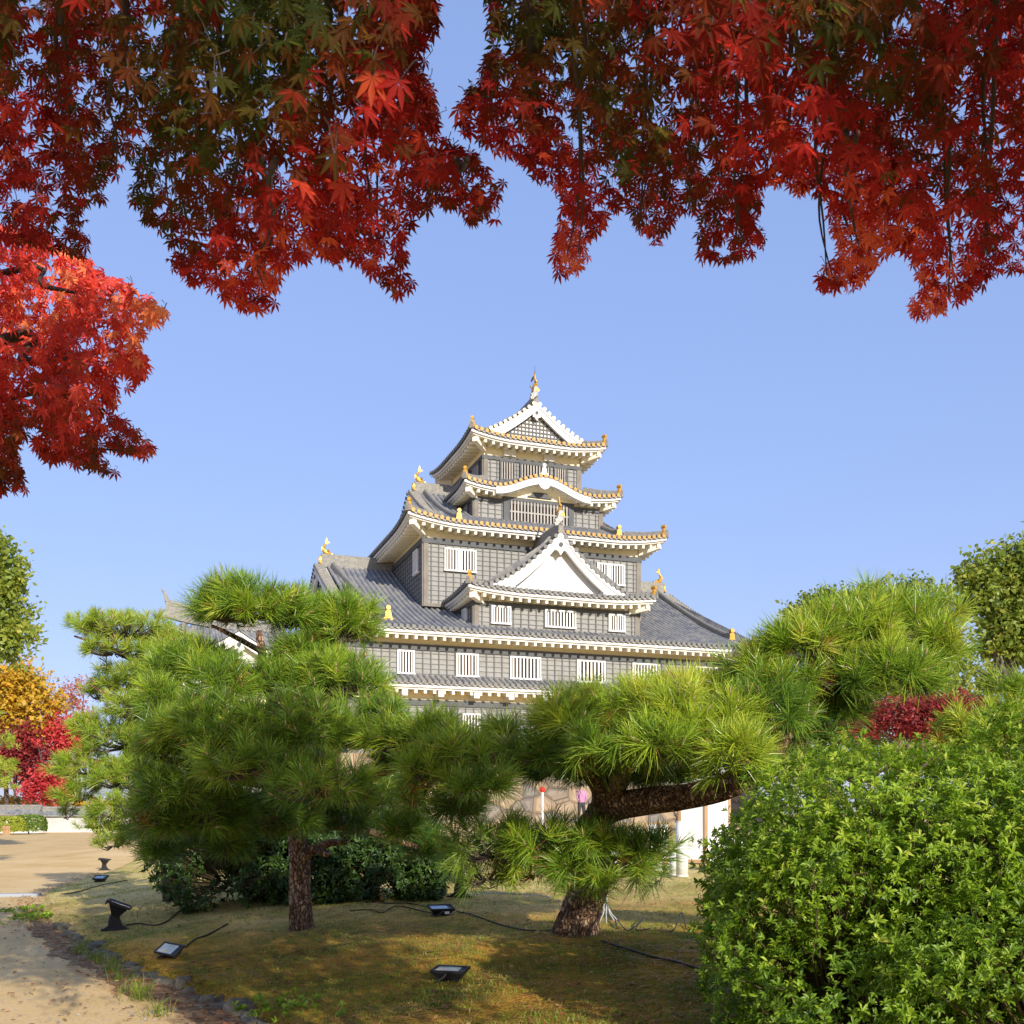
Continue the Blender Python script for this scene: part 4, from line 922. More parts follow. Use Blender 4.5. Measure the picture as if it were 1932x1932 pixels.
M['twig'] = surf('maple_twig', (.030,.022,.018), (.055,.042,.035), 8, .8)

def inside(poly, x, y):
    r = np.zeros(len(x), bool); n = len(poly)
    for i in range(n):
        x0,y0 = poly[i]; x1,y1 = poly[(i+1)%n]
        r ^= ((y0>y)!=(y1>y)) & (x < (x1-x0)*(y-y0)/((y1-y0) or 1e-9)+x0)
    return r
def edge_dist(poly, x, y):
    d = np.full(len(x), 1e9); n = len(poly)
    for i in range(n):
        x0,y0 = poly[i]; x1,y1 = poly[(i+1)%n]; ex,ey = x1-x0,y1-y0; t = np.clip(((x-x0)*ex+(y-y0)*ey)/(ex*ex+ey*ey+1e-9),0,1)
        d = np.minimum(d, np.hypot(x-x0-t*ex, y-y0-t*ey))
    return d
PL = [(-330,-60),(815,-60),(818,40),(800,95),(790,140),(812,200),(826,262),(862,285),(915,320),(942,352),(935,395),(930,420),(893,425),(855,395),(812,385),(790,420),(762,470),(770,510),(776,560),(748,565),(725,540),(690,515),(650,490),(600,505),(548,500),(527,530),(510,585),(490,598),(445,580),(390,552),(330,525),(332,495),(305,440),(255,412),(252,378),(258,340),(250,318),(222,300),(200,345),(190,385),(150,405),(160,460),(165,495),(110,480),(60,470),(-60,450),(-330,430)]
PR = [(925,-60),(932,40),(922,100),(912,165),(876,188),(862,235),(902,272),(936,286),(985,310),(1012,340),(1052,360),(1064,395),(1062,435),(1042,458),(1046,495),(1054,528),(1086,522),(1114,490),(1116,465),(1142,430),(1172,395),(1205,432),(1232,460),(1252,455),(1270,420),(1300,392),(1318,425),(1320,490),(1362,500),(1422,488),(1434,455),(1428,400),(1440,345),(1470,352),(1505,372),(1545,370),(1572,385),(1574,440),(1586,490),(1540,535),(1555,556),(1615,550),(1655,510),(1680,480),(1722,490),(1748,550),(1716,590),(1725,610),(1785,592),(1835,562),(1860,528),(1932,515),(2000,510),(2230,470),(2230,-60)]
HOLES_R = [(1812,205,16,34),(1560,100,12,14),(1180,70,10,14),(1790,420,8,8)]
HOLES_L = [(290,60,26,22),(215,30,20,16),(880,150,10,20),(40,372,30,14),(232,355,14,24)]
def hang_leaves(poly, n, dfun, holes, tfun, s=(.034,.050), jitter=.5, face=1.15):
    x0 = min(p[0] for p in poly); x1 = max(p[0] for p in poly); y0 = min(p[1] for p in poly); y1 = max(p[1] for p in poly)
    x = rng.uniform(x0,x1,n*5); y = rng.uniform(y0,y1,n*5); ok = inside(poly,x,y); x, y = x[ok], y[ok]
    # sprays hang in loose vertical strings: thin out between them
    sp = .5+.5*np.sin(x*.043+2*np.sin(y*.011)+1.7*np.sin(x*.013)); e = edge_dist(poly,x,y)
    dens = .42+.58*sp; dens = np.where(e < 14, 1.2, dens)
    for hx,hy,rx,ry in holes: dens = np.where(((x-hx)/rx)**2+((y-hy)/ry)**2 < 1, 0, dens)
    ok = rng.uniform(0,1.05,len(x)) < dens; x, y, e = x[ok][:n], y[ok][:n], e[ok][:n]
    D = dfun(x, y)+rng.normal(0, jitter, len(x))*np.clip(e/60,.3,1); D = np.maximum(D, 1.7)
    P = np.stack([(x-966)/1932*D, D, CZ+(1534.5-y)/1932*D], 1); m = len(P)
    Y = np.stack([rng.normal(0,.55,m), rng.normal(-.1,.35,m), -np.abs(rng.normal(.85,.4,m))], 1)
    Nn = np.stack([rng.normal(.1,.55,m), -np.abs(rng.normal(face,.5,m)), rng.normal(.35,.5,m)], 1)
    S = rng.uniform(s[0], s[1], m)
    return P-unit(Y)*(S*.6)[:,None], Y, Nn, S, np.clip(tfun(x,y)+rng.normal(0,.12,m),0,1), (x,y,D)
def cloud_leaves(blobs, s=(.05,.075), t=.5):
    Ps = []
    for (cx,cy,cz,a,b,c,n) in blobs:
        d = rand_dir(n)*rng.uniform(.2,1,(n,1))**.45; Ps.append(np.array([cx,cy,cz])+d*np.array([a,b,c]))
    P = np.concatenate(Ps); m = len(P)
    Y = np.stack([rng.normal(0,.6,m), rng.normal(0,.6,m), -np.abs(rng.normal(.7,.4,m))],1); Nn = np.stack([rng.normal(.2,.6,m), rng.normal(-.3,.6,m), rng.normal(.6,.5,m)],1)
    return P, Y, Nn, rng.uniform(s[0],s[1],m), np.clip(rng.normal(t,.18,m),0,1)
def maple(name, label, sets, trunk, tr, branches, mat='maple', group=None):
    base = Vector(trunk[0]); root = tag(empty(name, base), label, 'maple tree', group)
    tb = MB(); sp = smooth_path(trunk); tb.tube([p-base for p in sp], list(np.interp(np.linspace(0,1,len(sp)), np.linspace(0,1,len(tr)), tr)), 12); tb.build('trunk', M['darkbark'], root, True)
    for path, r0, r1 in branches:
        q = smooth_path(path); b = MB(); b.tube([p-base for p in q], list(np.linspace(r0,r1,len(q))), 6); b.build('branch', M['twig'], root, True)
    cat = [np.concatenate([s[i] for s in sets]) for i in range(5)]
    V, F, t = leaves_mesh(*cat)
    from_arrays('crown', V-np.array(base), F, M[mat], root, t)
    P, Y = cat[0], cat[1]; tw = MB()
    for i in rng.permutation(len(P))[:int(len(P)*.3)]:
        p = Vector(P[i]); y = Vector(Y[i]).normalized(); k = Vector((R.uniform(-.03,.03),R.uniform(-.04,.04),R.uniform(.02,.05)))
        tw.tube([q-base for q in (p, p-y*.02+k*.4, p+k)], [.0009,.0012,.0018], 3, False)
    tw.build('twigs', M['twig'], root)
    return root
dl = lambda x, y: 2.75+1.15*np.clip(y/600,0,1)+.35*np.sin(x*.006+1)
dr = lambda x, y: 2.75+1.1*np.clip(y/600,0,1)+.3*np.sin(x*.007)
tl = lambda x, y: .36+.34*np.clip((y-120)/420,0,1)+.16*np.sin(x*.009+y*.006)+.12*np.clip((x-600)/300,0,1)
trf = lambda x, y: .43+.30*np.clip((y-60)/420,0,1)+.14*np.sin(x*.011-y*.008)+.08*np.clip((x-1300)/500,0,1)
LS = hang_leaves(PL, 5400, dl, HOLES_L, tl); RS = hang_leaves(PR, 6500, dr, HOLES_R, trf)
def canopy(x0, x1, n, s=(.055,.085), t=.42):       # unseen leaf slabs over the camera, shaped to shade leaves and ground
    x = rng.uniform(x0,x1,n); y = rng.uniform(np.where(x < .9, 1.95, .6),3.15,n); z = np.maximum(2.75,1.85+.80*y)+rng.uniform(0,.7,n)
    m = n//2; xx = rng.uniform(max(x0,-1.6),min(x1,2.7),m); yy = rng.uniform(.9,2.0,m); zz = np.maximum(np.where(xx < .95, 3.4, 2.5), 1.72+.80*yy)+rng.uniform(0,.6,m)
    x, y, z = np.concatenate([x,xx]), np.concatenate([y,yy]), np.concatenate([z,zz]); n = n+m
    P = np.stack([x,y,z],1); Y = np.stack([rng.normal(0,.6,n), rng.normal(0,.6,n), -np.abs(rng.normal(.7,.4,n))],1); Nn = np.stack([rng.normal(.2,.6,n), rng.normal(-.6,.6,n), rng.normal(.5,.5,n)],1)
    return P, Y, Nn, rng.uniform(s[0],s[1],n), np.clip(rng.normal(t,.18,n),0,1)
behind = cloud_leaves([(-1.6,-1.6,4.4,2.0,2.6,.9,2200),(-4.2,-.6,4.2,1.8,2.6,.9,1500)], s=(.07,.10), t=.4)  # unseen crown behind the camera, added to block sky light from the foreground
shadeL = canopy(-2.8,.9,2100); shadeR = canopy(.95,3.0,2500)  # unseen leaf slabs over the camera, there for their shade
def strings(poly_pts, D0, seed, n):       # hanging twigs through the leaf curtain
    rr = random.Random(seed); out = []
    for k in range(n):
        x, y0, y1 = poly_pts[k % len(poly_pts)]; x += rr.uniform(-8,8); d = D0+rr.uniform(-.2,.3); pts = []; m = 6
        for i in range(m): pts.append(at(x+rr.uniform(-9,9)+12*math.sin(i*.9+k), y0+(y1-y0)*i/(m-1), d+.9*i/(m-1)))
        out.append((pts, .008, .0018))
    return out
maple('maple_tree', 'dark red maple canopy hanging from above over the left half of the view', [LS[:5], shadeL, behind],
      [(-3.4,-2.2,0),(-3.3,-2.1,1.2),(-2.9,-1.8,2.4),(-2.2,-1.2,3.4),(-1.4,-.4,4.2)], [.16,.14,.12,.09,.05],
      [([(-2.6,-1.5,2.9),(-2.2,.2,3.7),(-1.9,1.4,4.0),(-1.6,2.2,3.7)],.05,.015), ([(-2.2,-1.2,3.4),(-1.2,.6,4.0),(-.6,1.7,4.0),(-.4,2.4,3.8)],.04,.012)]
      +strings([(395,-20,420),(440,150,500),(230,-20,330),(620,-20,400),(700,20,480),(120,-20,300),(545,0,300),(500,300,540),(770,-20,330),(330,60,400),(870,300,380)], 2.4, 5, 22))
maple('maple_tree', 'bright red maple canopy hanging from above over the right half of the view', [RS[:5], shadeR],
      [(4.6,-3.4,0),(4.5,-3.2,1.4),(4.0,-2.8,2.6),(3.2,-2.0,3.6),(2.2,-1.0,4.3)], [.18,.15,.13,.10,.05],
      [([(3.6,-2.4,3.1),(2.6,-.4,3.7),(1.8,1.2,4.0),(1.2,2.2,3.8)],.05,.015), ([(3.2,-2.0,3.6),(3.0,0,3.9),(2.4,1.6,3.9),(2.0,2.5,3.6)],.045,.012)]
      +strings([(1090,-20,480),(1220,-20,420),(1400,-20,460),(1560,0,520),(1680,-20,420),(1790,100,560),(1000,-20,260),(1310,40,330),(1870,-20,480),(1490,60,340),(1600,250,480)], 2.4, 9, 22))
# ---- sunlit maple at the left edge
PH = [(-420,470),(-60,430),(20,432),(62,446),(110,470),(165,500),(205,530),(262,552),(288,585),(318,605),(282,620),(262,650),(276,700),(250,738),(222,700),(205,720),(210,745),(232,800),(270,835),(298,856),(262,868),(205,850),(180,870),(212,900),(160,888),(120,870),(95,885),(62,835),(36,830),(30,870),(46,935),(20,935),(-60,945),(-420,900)]
th = lambda x, y: .80-.42*np.clip((y-620)/300,0,1)+.10*np.sin(x*.03+y*.02)+.12*np.clip((x-180)/120,0,1)  # lit top and darker lower leaves put into the tint
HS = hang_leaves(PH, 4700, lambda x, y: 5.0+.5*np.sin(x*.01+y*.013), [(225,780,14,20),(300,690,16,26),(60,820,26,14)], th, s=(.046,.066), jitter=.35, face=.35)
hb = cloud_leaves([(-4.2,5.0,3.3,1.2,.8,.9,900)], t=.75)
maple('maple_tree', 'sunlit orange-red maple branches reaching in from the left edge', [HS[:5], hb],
      [(-5.6,4.6,0),(-5.5,4.6,1.4),(-5.2,4.7,2.6),(-4.6,4.9,3.6)], [.13,.11,.09,.05],
      [([(-5.2,4.7,2.6), at(-30,650,5.0), at(40,680,4.9), at(110,678,4.9), at(160,668,4.9), at(215,660,4.9), at(262,640,4.9)], .03,.004), ([at(110,678,4.9), at(140,700,4.9), at(190,735,4.95)], .012,.003),
       ([(-5.3,4.7,2.3), at(-20,760,5), at(60,800,5), at(140,840,5), at(230,850,5)], .02,.003), ([(-5.0,4.8,3.2), at(-20,520,5.1), at(80,540,5.1), at(180,560,5.1), at(280,590,5.1)], .02,.003)], mat='maple_lit')
# ------------------------------------------------------------------ broad-leaved bushes
M['azalea'] = leaf_mat('azalea_leaf', [(0,(.06,.13,.010)),(.45,(.17,.29,.016)),(.8,(.33,.46,.030)),(1,(.56,.60,.09))], trans=.42, rough=.42, spec=.45, tboost=1.4)
M['shrub'] = leaf_mat('shrub_leaf', [(0,(.016,.040,.007)),(.5,(.038,.085,.010)),(1,(.10,.17,.02))], trans=.2, rough=.4, spec=.4)
M['stem'] = surf('brown_stem', (.10,.085,.035), (.065,.042,.022), 12, .8)
def rosettes(P, A, k, L, W, tint, open_=(35,80), back=.02):
    """whorls of lance-shaped leaves: k leaves per shoot tip"""
    n = len(P); p = np.repeat(P,k,0); a = np.repeat(A,k,0); ln = np.repeat(L,n*k) if np.isscalar(L) else np.repeat(L,k)
    ln = ln*rng.uniform(.6,1.1,n*k); th = np.radians(rng.uniform(open_[0],open_[1],n*k))
    r = rng.normal(size=a.shape); r = unit(r-(r*a).sum(1,keepdims=True)*a); d = unit(a*np.cos(th)[:,None]+r*np.sin(th)[:,None])
    s = unit(np.cross(d, a)); up = unit(np.cross(s, d)); w = ln*W
    b = p-a*(rng.uniform(0,back,n*k))[:,None]
    m1 = b+d*(ln*.38)[:,None]; m2 = b+d*(ln*.72)[:,None]; tip = b+d*ln[:,None]-up*(ln*.16)[:,None]
    f = (w*.30)[:,None]*up
    V = np.stack([b, m1+s*(w*.42)[:,None]+f, m1-s*(w*.42)[:,None]+f, m1, m2+s*(w*.46)[:,None]+f, m2-s*(w*.46)[:,None]+f, m2, tip],1).reshape(-1,3)
    q = np.array([[0,1,4,3],[0,3,5,2],[3,4,7,6],[3,6,7,5]]); q = np.array([[0,1,3,3]])  # replaced below
    tri = np.array([[0,1,3],[0,3,2],[1,4,6],[1,6,3],[3,6,5],[3,5,2],[4,7,6],[6,7,5]])
    F = (np.arange(n*k)[:,None,None]*8+tri[None]).reshape(-1,3)
    t = np.clip(np.repeat(tint,k)+rng.normal(0,.08,n*k),0,1)
    return V, F, np.repeat(t,8)
def superdome(n, c, r, e=2.25, zmin=-.9):
    d = rand_dir(n*2); d = d[d[:,2] > zmin][:n]
    s = 1/((np.abs(d)**e).sum(1))**(1/e); return np.array(c)+d*np.array(r)*s[:,None], d
def bush(name, label, cat, domes, count, mat, L, W, k, base, gap=.35, long_=.0, stems=True, up=.6, tn=.45, group=None, open_=(35,80), sk=3, young_lit=0.0):
    root = tag(empty(name, base), label, cat, group); Ps=[]; As=[]; bb = np.array(base); st = MB()
    tot = sum(r[0]*r[1]+r[0]*r[2]*2 for c,r in domes)
    for c, r in domes:
        n = int(count*(r[0]*r[1]+r[0]*r[2]*2)/tot)
        p, d = superdome(n, c, r)
        nz = noise2(p[:,0]*3+p[:,2]*1.2, p[:,1]*3+p[:,2]*3, 3)
        dep = np.where(rng.uniform(0,1,n) < .6, rng.uniform(.93,1.03,n), rng.uniform(.62,.95,n))+.055*nz
        p = np.array(c)+(p-np.array(c))*dep[:,None]
        ok = rng.uniform(-1.6,1.4,n)+gap < nz+1.2*(d[:,2]>.2)+.8*rng.uniform(0,1,n); p, d = p[ok], d[ok]
        a = unit(unit(d/np.array(r))*.75+np.array([0,0,up])+rng.normal(0,.30,d.shape))
        lg = rng.uniform(0,1,len(p)) < long_; ext = np.where(lg & (d[:,2] > 0), rng.uniform(.04,.13,len(p)), 0); p2 = p+a*ext[:,None]
        Ps += [p2]; As += [a]
        for q in range(2):      # leaves lower down the longer shoots
            f = ext > .05; Ps.append(p2[f]-a[f]*(ext[f]*(.4+.35*q))[:,None]); As.append(a[f])
        if stems:
            hub = Vector(c)-Vector((0,0,r[2]*.5))
            for i in range(0, len(p), sk):
                q = Vector(p2[i]); e = q-Vector(a[i])*(.09+ext[i]); m = e.lerp(hub,.5); st.tube([x-Vector(base) for x in (hub.lerp(m,.55), m, e, q)], [.006,.005,.0032,.0022], 4, False)
    P = np.concatenate(Ps); A = np.concatenate(As)
    V, F, t = rosettes(P, A, k, L*rng.uniform(.8,1.2,len(P)), W, np.clip(rng.normal(tn,.16,len(P))+young_lit*(P[:,2]-1.1),0,1), open_)  # tint lighter upward: young shoots, and the brighter lit top put into colour
    from_arrays('foliage', V-bb, F, M[mat], root, t)
    if stems: st.build('stems', M['stem'], root)
    return root
bush('azalea_bush', 'big clipped azalea with bright green leaf whorls, filling the lower right corner', 'bush',
     [((2.20,5.75,.92),(1.05,.95,.93)),((3.15,5.75,1.0),(1.15,1.0,.97)),((1.72,5.6,.72),(.66,.75,.70)),((2.6,4.95,.55),(1.05,.6,.62)),((1.75,5.2,.45),(.55,.6,.5))], 30000, 'azalea', .045, .30, 9, (2.5,5.7,gz(2.5,5.7)), gap=.62, long_=.14, tn=.52, sk=16, young_lit=.22, up=.35)
dsh = 13.6
bush('dark_shrub', 'dense dark green shrub behind the straight-trunked pine, reaching to the ground', 'bush',
     [((at(430,1600,dsh).x,dsh,.95),(1.05,.9,.80)),((at(580,1590,dsh+.3).x,dsh+.3,1.0),(1.1,1.0,.85)),((at(730,1605,dsh).x,dsh,.85),(.78,.8,.68)),((at(790,1650,dsh).x,dsh,.58),(.30,.5,.38))], 16000, 'shrub', .085, .28, 7, (-3,dsh,.35), gap=.55, tn=.4, sk=5)

# ------------------------------------------------------------------ far trees
def broad_tree(name, label, cat, blobs, trunk, tr, mat, size, count, branches=(), clump=26, group=None):
    base = Vector(trunk[0]); root = tag(empty(name, base), label, cat, group)
    sp = smooth_path(trunk); t = MB(); t.tube([p-base for p in sp], list(np.interp(np.linspace(0,1,len(sp)), np.linspace(0,1,len(tr)), tr)), 9); t.build('trunk', M['darkbark'], root, True)
    bm = MB()
    for path, r0, r1 in branches:
        q = smooth_path(path); bm.tube([p-base for p in q], list(np.linspace(r0,r1,len(q))), 6)
    mid = Vector(trunk[-1])
    for c, r in blobs: bm.tube([Vector(trunk[-2])-base, Vector(c).lerp(mid,.5)-base, Vector(c)-base], [.10,.06,.02], 5)
    bm.build('branches', M['darkbark'], root, True)
    Ps = []; tot = sum(r[0]*r[2]+r[0]*r[1] for c, r in blobs)
    for c, r in blobs:      # leaves gather in clumps over the crown's volume
        nc = max(4, int(count*(r[0]*r[2]+r[0]*r[1])/tot/clump)); d = rand_dir(nc)*(rng.uniform(.1,1.1,(nc,1))**.5)
        cc = np.array(c)+d*np.array(r); cs = np.repeat(cc, clump, 0); Ps.append(cs+rng.normal(0,1,cs.shape)*min(r)*.27)
    P = np.concatenate(Ps); n = len(P); nrm = unit(rng.normal(size=(n,3))+np.array([.15,-.4,.8])); s = unit(np.cross(nrm, rng.normal(size=(n,3)))); u = np.cross(s, nrm)
    sz = size*rng.uniform(.6,1.2,n)[:,None]; P = P-np.array(base)
    V = np.stack([P-u*sz*.6, P+s*sz*.34, P+u*sz*.6-nrm*sz*.15, P-s*sz*.34],1).reshape(-1,3)
    cl = np.repeat(rng.normal(0,.14,n//clump+1), clump)[:n]
    from_arrays('crown', V, np.arange(n*4).reshape(-1,4), M[mat], root, np.repeat(np.clip(.45+cl+rng.normal(0,.1,n),0,1),4))
    return root
M['camphor'] = leaf_mat('camphor_leaf', [(0,(.10,.16,.03)),(.45,(.24,.31,.045)),(.75,(.40,.42,.07)),(1,(.60,.46,.10))], trans=.42, rough=.45, spec=.4)
M['yellowing'] = leaf_mat('yellowing_leaf', [(0,(.22,.22,.03)),(.4,(.50,.33,.03)),(.75,(.66,.38,.035)),(1,(.66,.26,.04))], trans=.35)
M['crimson'] = leaf_mat('crimson_leaf', [(0,(.10,.02,.022)),(.45,(.25,.032,.034)),(.8,(.44,.05,.045)),(1,(.55,.12,.08))], trans=.35)
M['scarlet'] = leaf_mat('scarlet_leaf', [(0,(.36,.03,.035)),(.5,(.58,.06,.065)),(1,(.70,.15,.13))], trans=.35)
M['faded'] = leaf_mat('faded_leaf', [(0,(.30,.10,.08)),(.5,(.50,.19,.14)),(1,(.60,.28,.17))], trans=.35)
def bl(px, py, D, rx, ry, dep=None):
    a = rx/1932*D; return (tuple(at(px,py,D)), (a, dep or a*.8, ry/1932*D))
def tr_(px, D, z1, z0=0): x = at(px,0,D).x; return [(x,D,z0),(x+.1,D,z0+(z1-z0)*.35),(x-.1,D,z0+(z1-z0)*.7),(x+.05,D,z1)]
broad_tree('camphor_tree', 'tall green broad-leaved tree cut off by the left edge, above the yellow tree', 'tree',
     [bl(0,1060,34,45,48),bl(-20,1140,34,72,50),bl(20,1200,34,44,34),bl(-60,1080,34,60,80),bl(-40,1220,34,70,40),bl(20,1100,34,32,30)], tr_(-70,34,8), [.35,.3,.22,.1], 'camphor', .20, 9000)
broad_tree('yellow_tree', 'golden yellow autumn tree at the left edge, behind the sandy court', 'tree',
     [bl(20,1285,90,55,42),bl(70,1330,90,46,48),bl(10,1350,90,60,45),bl(60,1385,90,42,32),bl(-40,1310,90,60,60)], tr_(10,90,9.0), [.25,.2,.15,.08], 'yellowing', 0.42, 9000)
broad_tree('maple_tree', 'dark crimson maple at the left edge, below the golden yellow tree', 'maple tree',
     [bl(40,1400,88,45,30),bl(20,1440,88,50,36),bl(70,1445,88,40,38),bl(-20,1420,88,50,50)], tr_(30,88,4.8), [.14,.12,.1,.05], 'crimson', 0.28, 9000)
broad_tree('maple_tree', 'small scarlet maple over the tile-capped wall at the left', 'maple tree',
     [bl(95,1470,86,34,24),bl(60,1490,86,22,20),bl(110,1495,86,30,18),bl(70,1400,86,0.1+8,6)], tr_(90,86,3.5), [.1,.09,.07,.04], 'scarlet', 0.27, 6000)
broad_tree('maple_tree', 'red maple half hidden behind the pale layered pine on the left', 'maple tree',
     [bl(115,1375,90,32,28),bl(140,1400,90,34,30),bl(105,1405,90,22,22)], tr_(125,90,5.1), [.12,.1,.08,.05], 'scarlet', 0.27, 4200)
broad_tree('maple_tree', 'sparse faded pink maple against the sky, left of the pale layered pine', 'maple tree',
     [bl(130,1310,95,34,26),bl(145,1345,95,40,26),bl(160,1290,95,20,16)], tr_(150,95,8.7), [.15,.12,.1,.05], 'faded', 0.25, 1500, clump=12)
broad_tree('shrubbery_tree', 'low yellow autumn bush showing above the tile-capped wall', 'tree',
     [bl(30,1518,95,60,14),bl(110,1522,95,60,12),bl(190,1520,95,60,14)], tr_(90,95,2.0), [.12,.1,.08,.05], 'yellowing', .28, 4000)
broad_tree('camphor_tree', 'tall camphor tree cut off by the right edge, with bare lower limbs', 'tree',
     [bl(1850,1075,38,42,42),bl(1930,1060,38,50,44),bl(1845,1125,38,40,36),bl(1910,1160,38,60,50),bl(1880,1210,38,34,30),bl(1960,1120,38,70,90),bl(1945,1220,38,45,40),bl(1890,1290,38,44,20),bl(1850,1330,38,34,14)],
     [(at(1925,0,38).x,38,0),(at(1920,0,38).x,38,3),(at(1912,0,38).x,38,6),(at(1905,0,38).x,38,8.5)], [.30,.26,.2,.1], 'camphor', .20, 15000,
     branches=[([at(1915,1320,38),at(1890,1260,38),at(1868,1215,38),at(1860,1190,38)],.16,.06),([at(1918,1345,38),at(1880,1325,38),at(1830,1320,38)],.12,.03),([at(1912,1290,38),at(1870,1275,38),at(1845,1265,38)],.10,.03)])
broad_tree('camphor_tree', 'distant yellow-green tree showing as a dome above the right pine limb', 'tree',
     [bl(1555,1140,48,44,28),bl(1510,1170,48,40,28),bl(1600,1150,48,40,34),bl(1540,1200,48,60,40)], tr_(1550,48,8), [.3,.25,.2,.1], 'camphor', .22, 6500)
broad_tree('camphor_tree', 'distant yellowing tree rising behind the top of the right pine foliage', 'tree',
     [bl(1680,1110,52,40,24),bl(1730,1120,52,45,30),bl(1790,1125,52,40,28),bl(1640,1120,52,30,22),bl(1720,1180,52,90,50),bl(1690,1260,52,120,60),bl(1800,1260,52,90,60),bl(1620,1290,52,90,44),bl(1740,1330,52,120,40),bl(1560,1310,52,70,34)], tr_(1720,52,9), [.3,.25,.2,.1], 'camphor', .24, 16000)
broad_tree('camphor_tree', 'dark green tree low behind the azalea, below the right pine limb', 'tree',
     [bl(1450,1400,46,50,40),bl(1480,1450,46,70,40),bl(1500,1360,46,60,40),bl(1590,1340,46,70,50),bl(1680,1370,46,80,40),bl(1790,1390,46,80,40),bl(1560,1420,46,120,40),bl(1740,1430,46,120,40),bl(1880,1380,46,60,50)], tr_(1620,46,4), [.25,.2,.15,.08], 'camphor', .20, 12000)
broad_tree('maple_tree', 'dark red maple in the gap between the right pine limb and the azalea', 'maple tree',
     [bl(1700,1350,30,60,32),bl(1770,1335,30,54,34),bl(1840,1350,30,40,30),bl(1640,1365,30,34,22),bl(1740,1375,30,50,20),bl(1790,1360,30,30,16)], tr_(1720,30,3.2), [.13,.11,.09,.05], 'crimson', .10, 9500, clump=18)
broad_tree('maple_tree', 'deep red maple just above the azalea, left of the other red maple on the right', 'maple tree',
     [bl(1510,1385,32,26,14),bl(1560,1380,32,30,14),bl(1600,1370,32,24,16)], tr_(1550,32,2.8), [.11,.1,.08,.04], 'crimson', .10, 2600, clump=18)
tP = tr_(1700,36,4.4); pine('pine_tree', 'small far-off cloud-shaped pine between the red maples on the right', [Vector(p) for p in tP], [.12,.1,.08,.04], [], [pad(1690,1335,36,42,11,t=.3), pad(1650,1350,36,20,8,t=.3), pad(1720,1320,36,26,8,t=.3)], 'needle', L=.15, n=24, spacing=.22, w=.012)

# ------------------------------------------------------------------ tile-capped walls and hedge at the far left of the court
def capped_wall(label, p0, p1, h, th, cap, m='plaster'):
    p0, p1 = Vector(p0), Vector(p1); d = (p1-p0); L = d.length; d.normalize(); ang = math.atan2(d.y,d.x)
    root = tag(empty('garden_wall', p0, ang), label, 'wall')
    w = MB(); w.box(0,L,-th/2,th/2,-.05,h); w.build('wall', M[m], root)
    c = MB(); hw = th/2+.28
    c.prism([(-hw,h+.0),(-hw,h+.10),(-.16,h+cap),(.16,h+cap),(hw,h+.10),(hw,h+.0)], lambda q: (-.12,q[0],q[1]), lambda q: (L+.12,q[0],q[1])); co = c.build('tile_cap', M['roof'], root)
    r = MB(); n = int(L/.42)
    for i in range(n+1):
        x = L*i/n
        for s in (-1,1): r.tube([(x,s*(hw+.02),h+.12),(x,s*.14,h+cap+.02)], .085, 7)
    r.build('tile_rolls', M['roof'], co)
    t = MB(); t.box(-.2,L+.2,-.16,.16,h+cap,h+cap+.22); t.tube([(-.22,0,h+cap+.27),(L+.22,0,h+cap+.27)], .13, 8); t.build('ridge', M['ridge'], co)
capped_wall('white garden wall with grey tile cap behind the hedge, ending in a lit white corner', (-60,80,0), (at(74,0,78).x,78,0), 1.35, .5, .42)
capped_wall('greyer stretch of tile-capped garden wall running behind the pale layered pine', (at(72,0,80).x,80.6,0), (at(420,0,84).x,84,0), 1.25, .5, .40, 'shadeplaster')
M['hedge'] = leaf_mat('hedge_leaf', [(0,(.05,.11,.015)),(.5,(.13,.21,.022)),(1,(.36,.38,.04))], trans=.2)
def hedge(name, label, c, r, n, tn):
    root = tag(empty(name, (c[0],c[1],0)), label, 'hedge'); p, d = superdome(n, c, r, 3.5, -.4)
    a = unit(d+np.array([0,0,.4])+rng.normal(0,.3,d.shape)); V, F, t = rosettes(p, a, 5, .16, .4, np.clip(rng.normal(tn,.15,len(p)),0,1)); from_arrays('foliage', V-np.array((c[0],c[1],0)), F, M['hedge'], root, t)
    s = MB(); s.tube([(0,0,-.05),(.02,0,c[2])], [.06,.03], 6); s.build('stem', M['darkbark'], root)
hedge('clipped_hedge', 'low dark green hedge before the tile-capped wall', (at(54,0,74).x,74,.6), (1.1,.9,.72), 1200, .4)
hedge('clipped_hedge', 'low yellow-green hedge at the left edge, next to the darker hedge', (at(18,0,73).x,73,.55), (1.1,.9,.66), 1200, .9)
bf = MB()
for i in range(5): bf.tube([(i*.11-.22,0,0),(i*.11-.22,0,.62)], .05, 7)
bf.tube([(-.3,-.06,.42),(.3,-.06,.42)], .025, 6)
bo_ = bf.build('bamboo_fence', M['wood']); bo_.location = (at(12,0,72).x,72,0); tag(bo_, 'short piece of bamboo stake fence against the hedge at the left edge', 'fence')

